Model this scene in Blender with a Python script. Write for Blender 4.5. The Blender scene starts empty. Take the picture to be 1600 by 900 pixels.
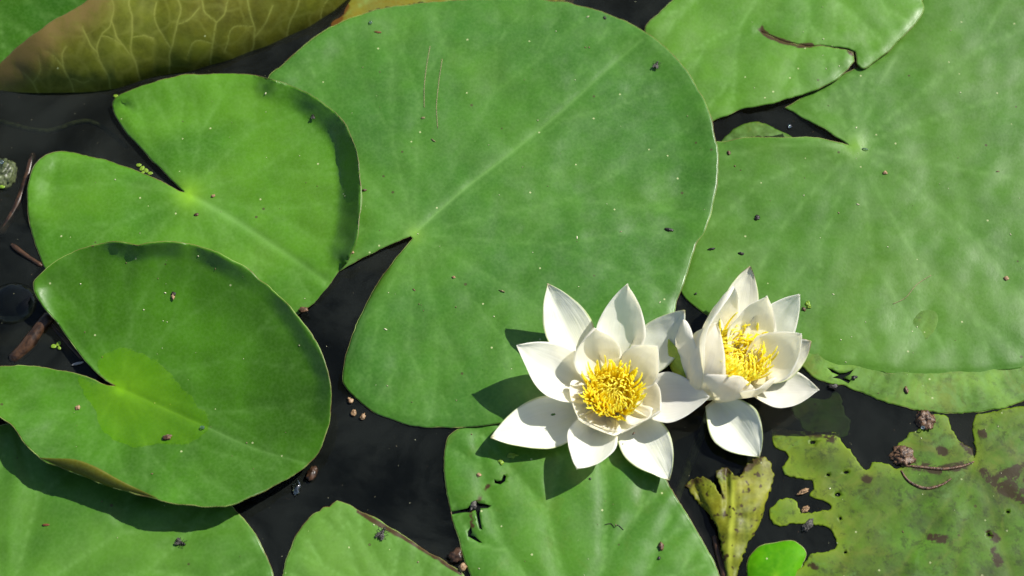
import bpy, math, random
import numpy as np
from mathutils import Vector, noise
from mathutils.geometry import delaunay_2d_cdt

R = math.radians
random.seed(7)
rng = np.random.default_rng(7)
sc = bpy.context.scene
COL = sc.collection

# ------------------------------------------------------------------ camera, sky, sun, exposure
W_M = 0.72                       # width of the framed patch of pond, metres
FOC = 60.0
TILT = R(25)
DIST = W_M * FOC / 36.0
cam_d = bpy.data.cameras.new('camera'); cam = bpy.data.objects.new('camera', cam_d); COL.objects.link(cam)
cam_d.lens = FOC; cam_d.sensor_width = 36; cam_d.clip_start = 0.02; cam_d.clip_end = 100
CAM = Vector((0, -DIST * math.sin(TILT), DIST * math.cos(TILT)))
cam.location = CAM; cam.rotation_euler = (TILT, 0, 0)
cam_d.dof.use_dof = True; cam_d.dof.focus_distance = DIST * 0.985; cam_d.dof.aperture_fstop = 5.0
sc.camera = cam

SUN_E, SUN_A = R(46), R(57)      # elevation; azimuth clockwise from +Y
wd = bpy.data.worlds.new('World'); sc.world = wd; wd.use_nodes = True
wn = wd.node_tree; bg = wn.nodes['Background']
sky = wn.nodes.new('ShaderNodeTexSky'); sky.sky_type = 'NISHITA'; sky.sun_disc = False
sky.sun_elevation = SUN_E; sky.sun_rotation = SUN_A
wn.links.new(sky.outputs[0], bg.inputs[0]); bg.inputs[1].default_value = 0.08
sd = bpy.data.lights.new('sun', 'SUN'); sun = bpy.data.objects.new('sun', sd); COL.objects.link(sun)
sd.energy = 4.5; sd.angle = R(0.6); sd.color = (1.0, 0.965, 0.90)
sdir = Vector((math.sin(SUN_A) * math.cos(SUN_E), math.cos(SUN_A) * math.cos(SUN_E), math.sin(SUN_E)))
sun.rotation_euler = sdir.to_track_quat('Z', 'Y').to_euler()
sc.view_settings.view_transform = 'Standard'; sc.view_settings.look = 'None'
sc.view_settings.exposure = 0.88; sc.view_settings.gamma = 1.0
sc.render.resolution_x = 1024; sc.render.resolution_y = 576
sc.render.engine = 'CYCLES'
sc.cycles.transparent_max_bounces = 12

# ------------------------------------------------------------------ helpers
CT, ST = math.cos(TILT), math.sin(TILT)
def PN(px, py, z):
    """numpy: points of the pond at height z (metres) seen at photo position px, py"""
    px = np.asarray(px, float); py = np.asarray(py, float); z = np.asarray(z, float) + 0 * px
    a = (px - 800) / 1600 * 36 / FOC; b = (450 - py) / 1600 * 36 / FOC
    dx = a; dy = b * CT + ST; dz = b * ST - CT
    t = (z - CAM.z) / dz
    return np.stack([CAM.x + dx * t, CAM.y + dy * t, z], -1)
def P(px, py, zmm=0.0):
    return Vector(PN(px, py, zmm / 1000.0).tolist())
def tag(o, label=None, cat=None, group=None, kind=None):
    if label: o['label'] = label
    if cat: o['category'] = cat
    if group: o['group'] = group
    if kind: o['kind'] = kind
    return o
def empty(name, loc, label, cat, group=None):
    o = bpy.data.objects.new(name, None); COL.objects.link(o); o.location = loc
    o.empty_display_size = 0.01
    return tag(o, label, cat, group)
def link(name, me, mats, parent=None, smooth=True):
    for m in mats: me.materials.append(m)
    if smooth:
        me.polygons.foreach_set('use_smooth', [True] * len(me.polygons))
    o = bpy.data.objects.new(name, me); COL.objects.link(o)
    if parent is not None:
        o.parent = parent; o.location = -parent.location
    return o
def attr(me, name, vals):
    a = me.attributes.new(name, 'FLOAT', 'POINT'); a.data.foreach_set('value', np.asarray(vals, np.float32))

def spline(pts, step=3.0, closed=True, corner=()):
    """Catmull-Rom through control points (any dimension), resampled"""
    p = np.array(pts, float); n = len(p); out = []
    rngi = range(n) if closed else range(n - 1)
    for i in rngi:
        p1, p2 = p[i], p[(i + 1) % n]
        p0 = p[(i - 1) % n] if (closed or i > 0) else p1
        p3 = p[(i + 2) % n] if (closed or i + 2 < n) else p2
        if i in corner: p0 = p1
        if (i + 1) % n in corner: p3 = p2
        L = np.linalg.norm((p2 - p1)[:2]); k = max(1, int(L / step))
        for j in range(k):
            t = j / k
            out.append(0.5 * (2 * p1 + (p2 - p0) * t + (2 * p0 - 5 * p1 + 4 * p2 - p3) * t * t + (-p0 + 3 * p1 - 3 * p2 + p3) * t ** 3))
    if not closed: out.append(p[-1])
    return np.array(out)

def inside(x, y, poly):
    c = np.zeros(x.shape, bool); n = len(poly); j = n - 1
    for i in range(n):
        xi, yi = poly[i][:2]; xj, yj = poly[j][:2]
        if yi != yj:
            c ^= ((yi > y) != (yj > y)) & (x < (xj - xi) * (y - yi) / (yj - yi) + xi)
        j = i
    return c
def seg_dist(x, y, segs):
    """distance from points to segments [(x0,y0,x1,y1)]"""
    best = np.full(x.shape, 1e9)
    for (x0, y0, x1, y1) in segs:
        dx, dy = x1 - x0, y1 - y0; l2 = dx * dx + dy * dy + 1e-9
        t = np.clip(((x - x0) * dx + (y - y0) * dy) / l2, 0, 1)
        best = np.minimum(best, np.hypot(x - x0 - t * dx, y - y0 - t * dy))
    return best
def poly_dist(x, y, poly, closed=True):
    p = np.asarray(poly)[:, :2]
    q = np.roll(p, -1, 0) if closed else p[1:]
    p = p if closed else p[:-1]
    return seg_dist(x, y, np.hstack([p, q]))
def vnoise(x, y, s, seed=0.0):
    return np.array([noise.noise(Vector((a * s, b * s, seed))) for a, b in zip(x, y)])
def smooth01(t):
    t = np.clip(t, 0, 1); return t * t * (3 - 2 * t)

def cdt_sheet(outline, holes=(), spacing=6, extra=None, insets=(2.2, 6, 12)):
    outline = np.asarray(outline)[:, :2]
    x0, y0 = outline.min(0); x1, y1 = outline.max(0)
    gx, gy = np.meshgrid(np.arange(x0, x1, spacing), np.arange(y0, y1, spacing * 0.87))
    gx = gx + (np.arange(gx.shape[0]) % 2)[:, None] * spacing / 2
    gx = gx.ravel() + rng.uniform(-.12, .12, gx.size) * spacing; gy = gy.ravel() + rng.uniform(-.12, .12, gy.size) * spacing
    m = inside(gx, gy, outline)
    gx, gy = gx[m], gy[m]
    d = poly_dist(gx, gy, outline); m = d > (insets[-1] + spacing * 0.5 if insets else spacing * .5)
    gx, gy = gx[m], gy[m]
    nxt = np.roll(outline, -1, 0); prv = np.roll(outline, 1, 0)
    t = nxt - prv; t /= np.linalg.norm(t, axis=1)[:, None] + 1e-9
    area = np.sum(outline[:, 0] * nxt[:, 1] - nxt[:, 0] * outline[:, 1])
    nrm = np.stack([-t[:, 1], t[:, 0]], 1) * (1 if area > 0 else -1)
    for k, ins in enumerate(insets):
        q = outline + nrm * ins
        if k: q = q[::2]
        mm = inside(q[:, 0], q[:, 1], outline); q = q[mm]
        dd = poly_dist(q[:, 0], q[:, 1], outline); q = q[dd > ins * .85]
        gx = np.concatenate([gx, q[:, 0]]); gy = np.concatenate([gy, q[:, 1]])
    if extra is not None and len(extra):
        e = np.asarray(extra); mm = inside(e[:, 0], e[:, 1], outline); e = e[mm]
        dd = poly_dist(e[:, 0], e[:, 1], outline); e = e[dd > 2]
        gx = np.concatenate([gx, e[:, 0]]); gy = np.concatenate([gy, e[:, 1]])
    pts = [tuple(p) for p in outline]; edges = [(i, (i + 1) % len(pts)) for i in range(len(pts))]
    for h in holes:
        h = np.asarray(h)[:, :2]; b = len(pts); pts += [tuple(p) for p in h]
        edges += [(b + i, b + (i + 1) % len(h)) for i in range(len(h))]
        mm = ~inside(gx, gy, h); gx, gy = gx[mm], gy[mm]
        dd = poly_dist(gx, gy, h); gx, gy = gx[dd > 1.2], gy[dd > 1.2]
    pts += list(zip(gx.tolist(), gy.tolist()))
    vs, es, fs, *_ = delaunay_2d_cdt([Vector(p) for p in pts], edges, [], 0, 1e-4)
    V = np.array([v[:] for v in vs]); F = np.array([f[:] for f in fs])
    c = V[F].mean(1)
    keep = inside(c[:, 0], c[:, 1], outline)
    for h in holes: keep &= ~inside(c[:, 0], c[:, 1], np.asarray(h))
    F = F[keep]
    used = np.unique(F); mp = -np.ones(len(V), int); mp[used] = np.arange(len(used))
    return V[used], mp[F]

def solid_mesh(name, top, F, thick, bottom_off=None):
    """closed sheet: top points (n,3), triangles F, thickness in metres; material 0 top, 1 underside"""
    n = len(top); bot = top.copy()
    bot[:, 2] -= thick
    if bottom_off is not None: bot = bot + bottom_off
    # orient up
    a, b, c = top[F[:, 0]], top[F[:, 1]], top[F[:, 2]]
    nz = np.cross(b - a, c - a)[:, 2]
    F = F.copy(); fl = nz < 0; F[fl] = F[fl][:, ::-1]
    e = np.vstack([F[:, [0, 1]], F[:, [1, 2]], F[:, [2, 0]]])
    key = {}
    for i, j in e: key[(int(i), int(j))] = 1
    bd = [(i, j) for (i, j) in key if (j, i) not in key]
    faces = F.tolist() + (F[:, ::-1] + n).tolist() + [[j, i, i + n, j + n] for i, j in bd]
    me = bpy.data.meshes.new(name)
    me.from_pydata(np.vstack([top, bot]).tolist(), [], faces)
    mi = [0] * len(F) + [1] * len(F) + [0] * len(bd)
    me.polygons.foreach_set('material_index', mi)
    me.update()
    return me

def tube(name, pts, rad, mat, parent=None, n=6, closed=False, cap=True):
    pts = [Vector(p) for p in pts]; m = len(pts)
    rad = [rad] * m if not hasattr(rad, '__len__') else rad
    V = []; F = []
    ref = Vector((0, 0, 1))
    for i, p in enumerate(pts):
        a = pts[(i - 1) % m] if closed or i else p; b = pts[(i + 1) % m] if closed or i < m - 1 else p
        t = (b - a).normalized() if (b - a).length > 1e-9 else Vector((1, 0, 0))
        s = t.cross(ref)
        if s.length < 1e-4: s = t.cross(Vector((0, 1, 0)))
        s.normalize(); u = s.cross(t)
        for k in range(n):
            an = 2 * math.pi * k / n
            V.append(p + (s * math.cos(an) + u * math.sin(an)) * rad[i])
    for i in range(m if closed else m - 1):
        j = (i + 1) % m
        for k in range(n):
            l = (k + 1) % n
            F.append((i * n + k, i * n + l, j * n + l, j * n + k))
    if not closed and cap:
        F.append(tuple(range(n - 1, -1, -1))); F.append(tuple((m - 1) * n + k for k in range(n)))
    me = bpy.data.meshes.new(name); me.from_pydata([v[:] for v in V], [], F); me.update()
    return link(name, me, [mat], parent)

# ------------------------------------------------------------------ materials
class NT:
    def __init__(s, name):
        s.m = bpy.data.materials.new(name); s.m.use_nodes = True
        s.t = s.m.node_tree; s.t.nodes.clear()
        s.out = s.t.nodes.new('ShaderNodeOutputMaterial')
        s.obj = s.t.nodes.new('ShaderNodeTexCoord').outputs['Object']
    def n(s, typ, **kw):
        nd = s.t.nodes.new('ShaderNode' + typ)
        for k, v in kw.items(): setattr(nd, k, v)
        return nd
    def put(s, sock, v):
        if isinstance(v, bpy.types.NodeSocket): s.t.links.new(v, sock)
        elif isinstance(v, (tuple, list)): sock.default_value = tuple(v) + ((1,) if len(v) == 3 and sock.type == 'RGBA' else ())
        else: sock.default_value = v
    def math(s, op, a, b=0.0, clamp=False):
        nd = s.n('Math', operation=op, use_clamp=clamp); s.put(nd.inputs[0], a); s.put(nd.inputs[1], b); return nd.outputs[0]
    def mix(s, f, a, b, mode='MIX'):
        nd = s.n('Mix', data_type='RGBA', blend_type=mode); s.put(nd.inputs[0], f); s.put(nd.inputs[6], a); s.put(nd.inputs[7], b); return nd.outputs[2]
    def noise(s, scale, detail=3, rough=.55, dist=0.0, vec=None, out=0):
        nd = s.n('TexNoise'); s.put(nd.inputs['Scale'], scale); s.put(nd.inputs['Detail'], detail); s.put(nd.inputs['Roughness'], rough)
        s.put(nd.inputs['Distortion'], dist); s.put(nd.inputs['Vector'], vec or s.obj); return nd.outputs[out]
    def voro(s, scale, feature='F1', rnd=1.0, vec=None, out='Distance'):
        nd = s.n('TexVoronoi', feature=feature); s.put(nd.inputs['Scale'], scale); s.put(nd.inputs['Randomness'], rnd)
        s.put(nd.inputs['Vector'], vec or s.obj); return nd.outputs[out]
    def ramp(s, v, a, b, lo=0.0, hi=1.0):
        nd = s.n('MapRange', interpolation_type='SMOOTHSTEP'); s.put(nd.inputs[0], v); s.put(nd.inputs[1], a); s.put(nd.inputs[2], b)
        s.put(nd.inputs[3], lo); s.put(nd.inputs[4], hi); return nd.outputs[0]
    def attr(s, name):
        nd = s.n('Attribute'); nd.attribute_name = name; return nd.outputs['Fac']
    def bump(s, h, strength, dist, normal=None):
        nd = s.n('Bump'); s.put(nd.inputs['Strength'], strength); s.put(nd.inputs['Distance'], dist); s.put(nd.inputs['Height'], h)
        if normal: s.put(nd.inputs['Normal'], normal)
        return nd.outputs[0]
    def princ(s, col, rough=.5, spec=.5, normal=None, **kw):
        nd = s.n('BsdfPrincipled'); s.put(nd.inputs['Base Color'], col); s.put(nd.inputs['Roughness'], rough)
        s.put(nd.inputs['Specular IOR Level'], spec)
        for k, v in kw.items(): s.put(nd.inputs[k.replace('_', ' ')], v)
        if normal: s.put(nd.inputs['Normal'], normal)
        return nd.outputs[0]
    def mixsh(s, f, a, b):
        nd = s.n('MixShader'); s.put(nd.inputs[0], f); s.put(nd.inputs[1], a); s.put(nd.inputs[2], b); return nd.outputs[0]
    def transl(s, col, normal=None):
        nd = s.n('BsdfTranslucent'); s.put(nd.inputs[0], col)
        if normal: s.put(nd.inputs['Normal'], normal)
        return nd.outputs[0]
    def done(s, sh): s.t.links.new(sh, s.out.inputs['Surface']); return s.m

def leaf_mat(name, c1, c2, vein=(.22, .40, .14), veinf=.24, cen=(.24, .46, .03), rough=.37, spec=.26, gain=1.0, speck=.5, olive=0.0,
             brownc=(.055, .03, .012), scale=11.0, trans=.10, net=0, algae=0, bsoft=(.25, .6), bnoise=(.55, 1.15), mott=(.88, 1.11)):
    k = NT(name)
    big = k.noise(scale, 3, .55, .4)
    col = k.mix(k.ramp(big, .34, .68), c1, c2)
    mid = k.noise(45, 4, .62, .3)
    fine = k.noise(330, 4, .65)
    br = k.ramp(k.math('ADD', k.math('MULTIPLY', mid, .8), k.math('MULTIPLY', fine, .2)), .3, .7, mott[0], mott[1])
    cv = k.n('CombineColor'); [k.put(cv.inputs[i], k.math('MULTIPLY', br, (.70, .71, .34)[i])) for i in range(3)]
    col = k.mix(1.0, col, cv.outputs[0], 'MULTIPLY')
    # tiny pale cells of the cuticle
    cells = k.voro(520, 'SMOOTH_F1')
    col = k.mix(k.ramp(cells, .2, .75, .0, .09), col, vein)
    if olive:
        col = k.mix(k.math('MULTIPLY', k.ramp(k.noise(26, 5, .7, 1.0), .5, .66), olive), col, (.16, .17, .03))
    col = k.mix(k.math('MULTIPLY', k.attr('vein'), veinf), col, vein)
    if net:
        wv = k.n('VectorMath', operation='ADD'); k.put(wv.inputs[0], k.obj); nv_ = k.n('VectorMath', operation='SCALE'); k.put(nv_.inputs[0], k.noise(30, 2, out=1)); k.put(nv_.inputs['Scale'], .03); k.put(wv.inputs[1], nv_.outputs[0])
        e1 = k.ramp(k.voro(38, 'DISTANCE_TO_EDGE', vec=wv.outputs[0]), 0, .10, 1, 0)
        col = k.mix(k.math('MULTIPLY', e1, net), col, vein)
    col = k.mix(k.math('MULTIPLY', k.attr('cen'), 1.0, True), col, cen)
    # pale grit, dark pinholes
    v = k.voro(150); vc = k.n('TexVoronoi'); k.put(vc.inputs['Scale'], 150); k.put(vc.inputs['Vector'], k.obj)
    sep = k.n('SeparateColor'); k.t.links.new(vc.outputs['Color'], sep.inputs[0])
    clus = k.ramp(k.noise(9, 2), .42, .7)
    pick = k.math('GREATER_THAN', k.math('ADD', sep.outputs[0], k.math('MULTIPLY', clus, .10)), 1.0 - .05 * speck)
    sz = k.math('LESS_THAN', v, .11)
    col = k.mix(k.math('MULTIPLY', k.math('MULTIPLY', pick, sz), .8), col, (.50, .52, .34))
    pick2 = k.math('GREATER_THAN', sep.outputs[1], 1.0 - .022 * speck)
    col = k.mix(k.math('MULTIPLY', k.math('MULTIPLY', pick2, k.math('LESS_THAN', v, .16)), .8), col, (.06, .045, .02))
    # dust film: dull pale bloom
    bloom = k.ramp(k.noise(15, 5, .7, .8), .44, .82, 0, .13)
    col = k.mix(k.math('MULTIPLY', bloom, .3), col, (.17, .30, .10))
    col = k.mix(k.ramp(k.noise(6.5, 4, .6, 1.0),   .50, .75, 0, .18), col, (.13, .235, .018))
    if algae:
        sc_ = k.ramp(k.noise(110, 6, .78, .25), .50, .64)
        col = k.mix(k.math('MULTIPLY', sc_, .6 * algae), col, (.022, .032, .008))
        col = k.mix(k.math('MULTIPLY', k.ramp(k.noise(32, 6, .7, .8), .54, .64), .5), col, (.13, .25, .07))
    # dead tissue
    bn = k.math('MULTIPLY', k.attr('brown'), k.ramp(k.noise(110, 5, .72, .6), .3, .6, *bnoise))
    col = k.mix(k.ramp(bn, *bsoft), col, brownc)
    col = k.mix(1.0, col, (.74 * gain, .79 * gain, .56 * gain), 'MULTIPLY')
    rg = k.ramp(k.noise(60, 4, .65), .3, .7, rough - .07, rough + .10)
    h = k.math('ADD', k.math('MULTIPLY', fine, .6), k.math('MULTIPLY', mid, 1.6))
    nm = k.bump(h, .13, .0007)
    nm = k.bump(cells, .05, .0004, nm)
    p = k.princ(col, rg, spec, nm)
    t = k.transl(k.mix(1.0, col, (1.3, 1.5, .6), 'MULTIPLY'))
    return k.done(k.mixsh(trans, p, t))

G1, G2 = (.062, .200, .036), (.108, .275, .052)
M_A = leaf_mat('leaf_deep_green', cen=(.20, .38, .06), c1=(.060, .190, .044), c2=(.096, .255, .058), speck=.9, spec=.36, rough=.34)
M_R = leaf_mat('leaf_soft_green', cen=(.20, .38, .06), c1=(.092, .245, .064), c2=(.124, .292, .076), speck=.9, mott=(.9, 1.1), spec=.2, gain=.86)
M_T = leaf_mat('leaf_fresh_green', (.092, .245, .045), (.135, .315, .062), speck=.8)
M_B = leaf_mat('leaf_bright_green', (.070, .215, .022), (.118, .305, .038), speck=.35, rough=.36, spec=.30)
M_C = leaf_mat('leaf_lush_green', gain=.86, c1=(.055, .175, .006), c2=(.095, .285, .018), speck=.35, rough=.36, spec=.30, trans=.14)
M_D = leaf_mat('leaf_dusty_green', gain=.88, c1=(.085, .240, .055), c2=(.130, .310, .080), speck=1.3)
M_E = leaf_mat('leaf_pale_green', (.110, .260, .075), (.165, .340, .115), speck=1.6)
M_F = leaf_mat('leaf_mid_green', (.072, .215, .045), (.115, .290, .065), speck=1.0, olive=.12)
M_J = leaf_mat('leaf_algae_green', (.085, .200, .018), (.230, .420, .120), gain=.9, spec=.15, algae=.6, speck=2.5, scale=34, olive=.5, brownc=(.012, .012, .008), rough=.5)
M_G = leaf_mat('leaf_decaying', (.085, .175, .015), (.110, .260, .040), speck=1.6, scale=20, olive=.5, spec=.12, gain=.77, brownc=(.040, .026, .008),
               vein=(.20, .24, .05), rough=.46, cen=(.24, .32, .02), mott=(.5, 1.35), bnoise=(-.3, 1.7), bsoft=(.2, .75), algae=1)
M_K = leaf_mat('leaf_young_green', (.060, .30, .002), (.12, .42, .004), speck=1.5, rough=.5, spec=.05, scale=40, veinf=.15, vein=(.2, .45, .02), cen=(.2, .4, .02), trans=.2)
M_L = leaf_mat('leaf_sunken_green', (.05, .11, .012), (.08, .17, .02), speck=.6, olive=.6, rough=.35)
M_N = leaf_mat('leaf_yellowing', (.34, .22, .015), (.24, .19, .03), speck=.6, olive=.4, brownc=(.12, .05, .01), cen=(.3, .2, .02))
M_U = leaf_mat('leaf_olive_underside', (.150, .130, .028), (.160, .170, .032), vein=(.27, .27, .07), veinf=.75, speck=.2, scale=9,
               brownc=(.20, .135, .055), rough=.5, trans=.2, olive=.45, spec=.15, mott=(.75, 1.35), cen=(.15, .12, .04), net=.22, bsoft=(.0, 1.1), bnoise=(.7, 1.1))
M_UND = leaf_mat('leaf_underside', (.17, .16, .018), (.23, .20, .03), speck=.0, rough=.5, trans=.3, brownc=(.20, .10, .04))
M_BUD = leaf_mat('rolled_leaf_yellow', (.30, .27, .03), (.15, .19, .028), speck=.0, scale=28, olive=.5, brownc=(.05, .03, .012), rough=.45,
                 vein=(.56, .58, .09), veinf=.8, mott=(.55, 1.3), bsoft=(.15, .95), bnoise=(.2, 1.5), gain=.95, spec=.15)

def plain(name, col, rough=.5, var=.35, scale=300, col2=None, spec=.3, trans=0, bumps=.4, gain=.6):
    col = tuple(c * gain for c in col); col2 = tuple(c * gain for c in col2) if col2 else None
    k = NT(name); f = k.noise(scale, 4, .65)
    c2 = col2 or tuple(c * (1 - var) for c in col)
    c = k.mix(k.ramp(f, .35, .65), c2, col)
    p = k.princ(c, rough, spec, k.bump(f, bumps, .0006))
    if trans: p = k.mixsh(trans, p, k.transl(c))
    return k.done(p)
M_RIM = plain('leaf_rim', (.30, .42, .10), .4, .4, 45, (.16, .10, .03))
M_RIMB = plain('leaf_rim_brownish', (.20, .17, .06), .4, .4, 60, (.10, .15, .03))
M_BROWN = plain('husk_brown', (.22, .12, .06), .40, .6, 500, (.03, .014, .008), bumps=.9)
M_TAN = plain('husk_tan', (.50, .33, .17), .5, .5, 900, (.18, .09, .04))
M_DARK = plain('debris_dark', (.030, .024, .018), .45, .6, 900, (.006, .005, .004))
M_GREY = plain('debris_grey', (.13, .12, .10), .5, .6, 900, (.02, .018, .015))
M_RED = plain('flake_reddish', (.28, .09, .035), .5, .5, 500)
M_STICK = plain('wet_bark', (.085, .042, .020), .35, .6, 180, (.018, .010, .006))
M_DUCK = plain('duckweed_green', (.30, .50, .04), .35, .3, 500, trans=.15)
M_STRAW = plain('dry_straw', (.34, .30, .13), .5, .4, 500)
M_WHITE = plain('pale_chip', (.62, .60, .56), .4, .3, 500)
M_MOSS = plain('algae_coated', (.14, .17, .07), .4, .6, 260, (.03, .04, .015))

def petal_mat(name, base=(.955, .95, .91), sepal=False, brown=False, trans=.64):
    k = NT(name)
    uv = k.n('UVMap').outputs[0]
    sx = k.n('SeparateXYZ'); k.t.links.new(uv, sx.inputs[0])
    u, v = sx.outputs[0], sx.outputs[1]
    mp = k.n('Mapping'); k.t.links.new(uv, mp.inputs[0]); mp.inputs['Scale'].default_value = (26, 1.3, 1)
    st = k.noise(1.0, 3, .55, .2, vec=mp.outputs[0])
    col = k.mix(k.ramp(st, .3, .7, 0, .45), base, (base[0] * .93, base[1] * .93, base[2] * .88))
    col = k.mix(k.ramp(v, .40, .02, 0, .40), col, (.93, .88, .50))
    a = k.math('ABSOLUTE', k.math('SUBTRACT', u, .5))
    if sepal:
        ed = k.math('MULTIPLY', k.ramp(a, .455, .495), k.ramp(k.noise(90, 3), .3, .6, .5, 1.0))
        col = k.mix(k.math('MULTIPLY', ed, .75), col, (.42, .52, .10))
        tp = k.ramp(v, .93, 1.0)
        col = k.mix(k.math('MULTIPLY', tp, .6), col, (.50, .42, .14))
    if brown:
        b = k.math('MULTIPLY', k.ramp(k.math('ADD', k.math('MULTIPLY', a, .6), k.math('MULTIPLY', v, .7)), .86, .96), k.ramp(k.noise(350, 3, .6), .3, .5))
        col = k.mix(k.math('MULTIPLY', b, .85), col, (.16, .07, .03))
    sp = k.voro(420)
    h = k.math('ADD', k.math('MULTIPLY', st, 1.0), k.math('MULTIPLY', k.noise(500, 3), .25))
    nm = k.bump(h, .5, .0007)
    p = k.princ(col, .42, .35, nm)
    t = k.transl(k.mix(1.0, col, (1.0, .97, .88), 'MULTIPLY'))
    return k.done(k.mixsh(trans, p, t))
M_PET = petal_mat('petal_white')
M_SEP = petal_mat('sepal_inner_white', (.955, .95, .90), sepal=True, trans=.5)
M_SEPB = petal_mat('sepal_inner_browned', (.86, .83, .74), sepal=True, brown=True, trans=.45)
M_GRN = plain('sepal_outer_green', (.36, .45, .05), .42, .3, 120, (.22, .32, .03), trans=.2, gain=1)
def stamen_mat():
    k = NT('stamen_yellow')
    uv = k.n('UVMap').outputs[0]; sx = k.n('SeparateXYZ'); k.t.links.new(uv, sx.inputs[0])
    col = k.mix(k.ramp(sx.outputs[1], .25, .85), (1.0, .86, .04), (1.0, .96, .20))
    col = k.mix(k.ramp(k.noise(260, 2), .35, .65, 0, .3), col, (1.0, .82, .03))
    p = k.princ(col, .45, .4)
    return k.done(k.mixsh(.62, p, k.transl(col)))
M_STAM = stamen_mat()
M_DISC = plain('stigma_disc', (1.0, .80, .04), .45, .3, 500, (.98, .66, .01), trans=.4, gain=1)

def water_mat():
    k = NT('pond_water')
    fr = k.n('Fresnel'); fr.inputs[0].default_value = 1.33
    n1 = k.noise(26, 3, .5, .3); nm = k.bump(n1, .5, .0016)
    nm = k.bump(k.noise(140, 3, .5), .05, .0004, nm)
    k.put(fr.inputs['Normal'], nm)
    tr = k.n('BsdfTransparent'); tr.inputs[0].default_value = (.60, .62, .50, 1)
    df = k.n('BsdfDiffuse')
    k.put(df.inputs[0], k.mix(k.ramp(k.noise(9, 5, .65, 1.2), .35, .65), (.0040, .0050, .0042), (.018, .021, .018)))
    gl = k.n('BsdfGlossy'); gl.inputs['Roughness'].default_value = .03; k.put(gl.inputs['Normal'], nm)
    body = k.mixsh(.45, tr.outputs[0], df.outputs[0])
    return k.done(k.mixsh(k.math('MULTIPLY', fr.outputs[0], .55), body, gl.outputs[0]))
M_WATER = water_mat()
def drop_mat():
    k = NT('water_droplet')
    fr = k.n('Fresnel'); fr.inputs[0].default_value = 1.6
    tr = k.n('BsdfTransparent'); tr.inputs[0].default_value = (.86, .92, .86, 1)
    gl = k.n('BsdfGlossy'); gl.inputs['Roughness'].default_value = .04
    return k.done(k.mixsh(k.math('ADD', fr.outputs[0], .10), tr.outputs[0], gl.outputs[0]))
M_DROP = drop_mat()
def puddle_mat():
    k = NT('puddle_water')
    fr = k.n('Fresnel'); fr.inputs[0].default_value = 1.33
    tr = k.n('BsdfTransparent'); tr.inputs[0].default_value = (.90, .97, .50, 1)
    gl = k.n('BsdfGlossy'); gl.inputs['Roughness'].default_value = .06
    return k.done(k.mixsh(fr.outputs[0], tr.outputs[0], gl.outputs[0]))
M_PUD = puddle_mat()
k_ = NT('pond_mud'); M_MUD = k_.done(k_.princ(k_.mix(k_.ramp(k_.noise(9, 5, .65), .3, .7), (.006, .006, .004), (.022, .020, .012)), .9, .1))

# ------------------------------------------------------------------ lily pads
POOL = spline([(122, 590), (128, 610), (143, 630), (150, 650), (163, 672), (182, 690), (205, 695), (240, 695), (290, 692), (318, 680), (326, 664), (320, 646), (298, 620), (272, 590), (245, 565), (222, 551), (190, 545), (165, 553), (152, 573), (178, 601), (170, 604), (150, 597)], 4)
POOL[:, 0] += vnoise(POOL[:, 0], POOL[:, 1], .07, 4) * 5; POOL[:, 1] += vnoise(POOL[:, 0], POOL[:, 1], .07, 8) * 5
PADS = {}
ALL_OUT = []
def make_veins(center, pol, n=13, seed=1, mid=None, n2=True, curve=.05):
    """radial, forking veins as segments with widths; pol(theta)->R"""
    rd = random.Random(seed); segs = []
    th0, th1 = pol['span']
    cx, cy = center
    def Rr(th): return pol['R'](th)
    def go(th, r0, r1, w, lvl):
        k = 8; px, py = cx + math.cos(th) * r0 * Rr(th), cy + math.sin(th) * r0 * Rr(th); dth = rd.uniform(-curve, curve)
        for i in range(1, k + 1):
            r = r0 + (r1 - r0) * i / k; t = th + dth * i / k
            x, y = cx + math.cos(t) * r * Rr(t), cy + math.sin(t) * r * Rr(t)
            segs.append((px, py, x, y, w)); px, py = x, y
        return th + dth
    for i in range(n):
        th = th0 + (th1 - th0) * (i + .5 + rd.uniform(-.18, .18)) / n
        s = rd.uniform(.42, .62); t = go(th, 0.02, s, 1.0, 0)
        if n2:
            da = (th1 - th0) / n * .27
            for sg in (-1, 1):
                t0 = t; k = 6; r0 = s; r1 = rd.uniform(.72, .82)
                px, py = cx + math.cos(t0) * r0 * Rr(t0), cy + math.sin(t0) * r0 * Rr(t0)
                for j in range(1, k + 1):
                    r = r0 + (r1 - r0) * j / k; tt = t0 + sg * da * (j / k) ** .8
                    x, y = cx + math.cos(tt) * r * Rr(tt), cy + math.sin(tt) * r * Rr(tt)
                    segs.append((px, py, x, y, .7)); px, py = x, y
                tb = t0 + sg * da
                for sg2 in (-1, 1):
                    qx, qy = px, py
                    for j in range(1, 5):
                        r = r1 + (.95 - r1) * j / 4; tt = tb + sg2 * da * .45 * j / 4
                        x, y = cx + math.cos(tt) * r * Rr(tt), cy + math.sin(tt) * r * Rr(tt)
                        segs.append((qx, qy, x, y, .45)); qx, qy = x, y
    return segs

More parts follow.
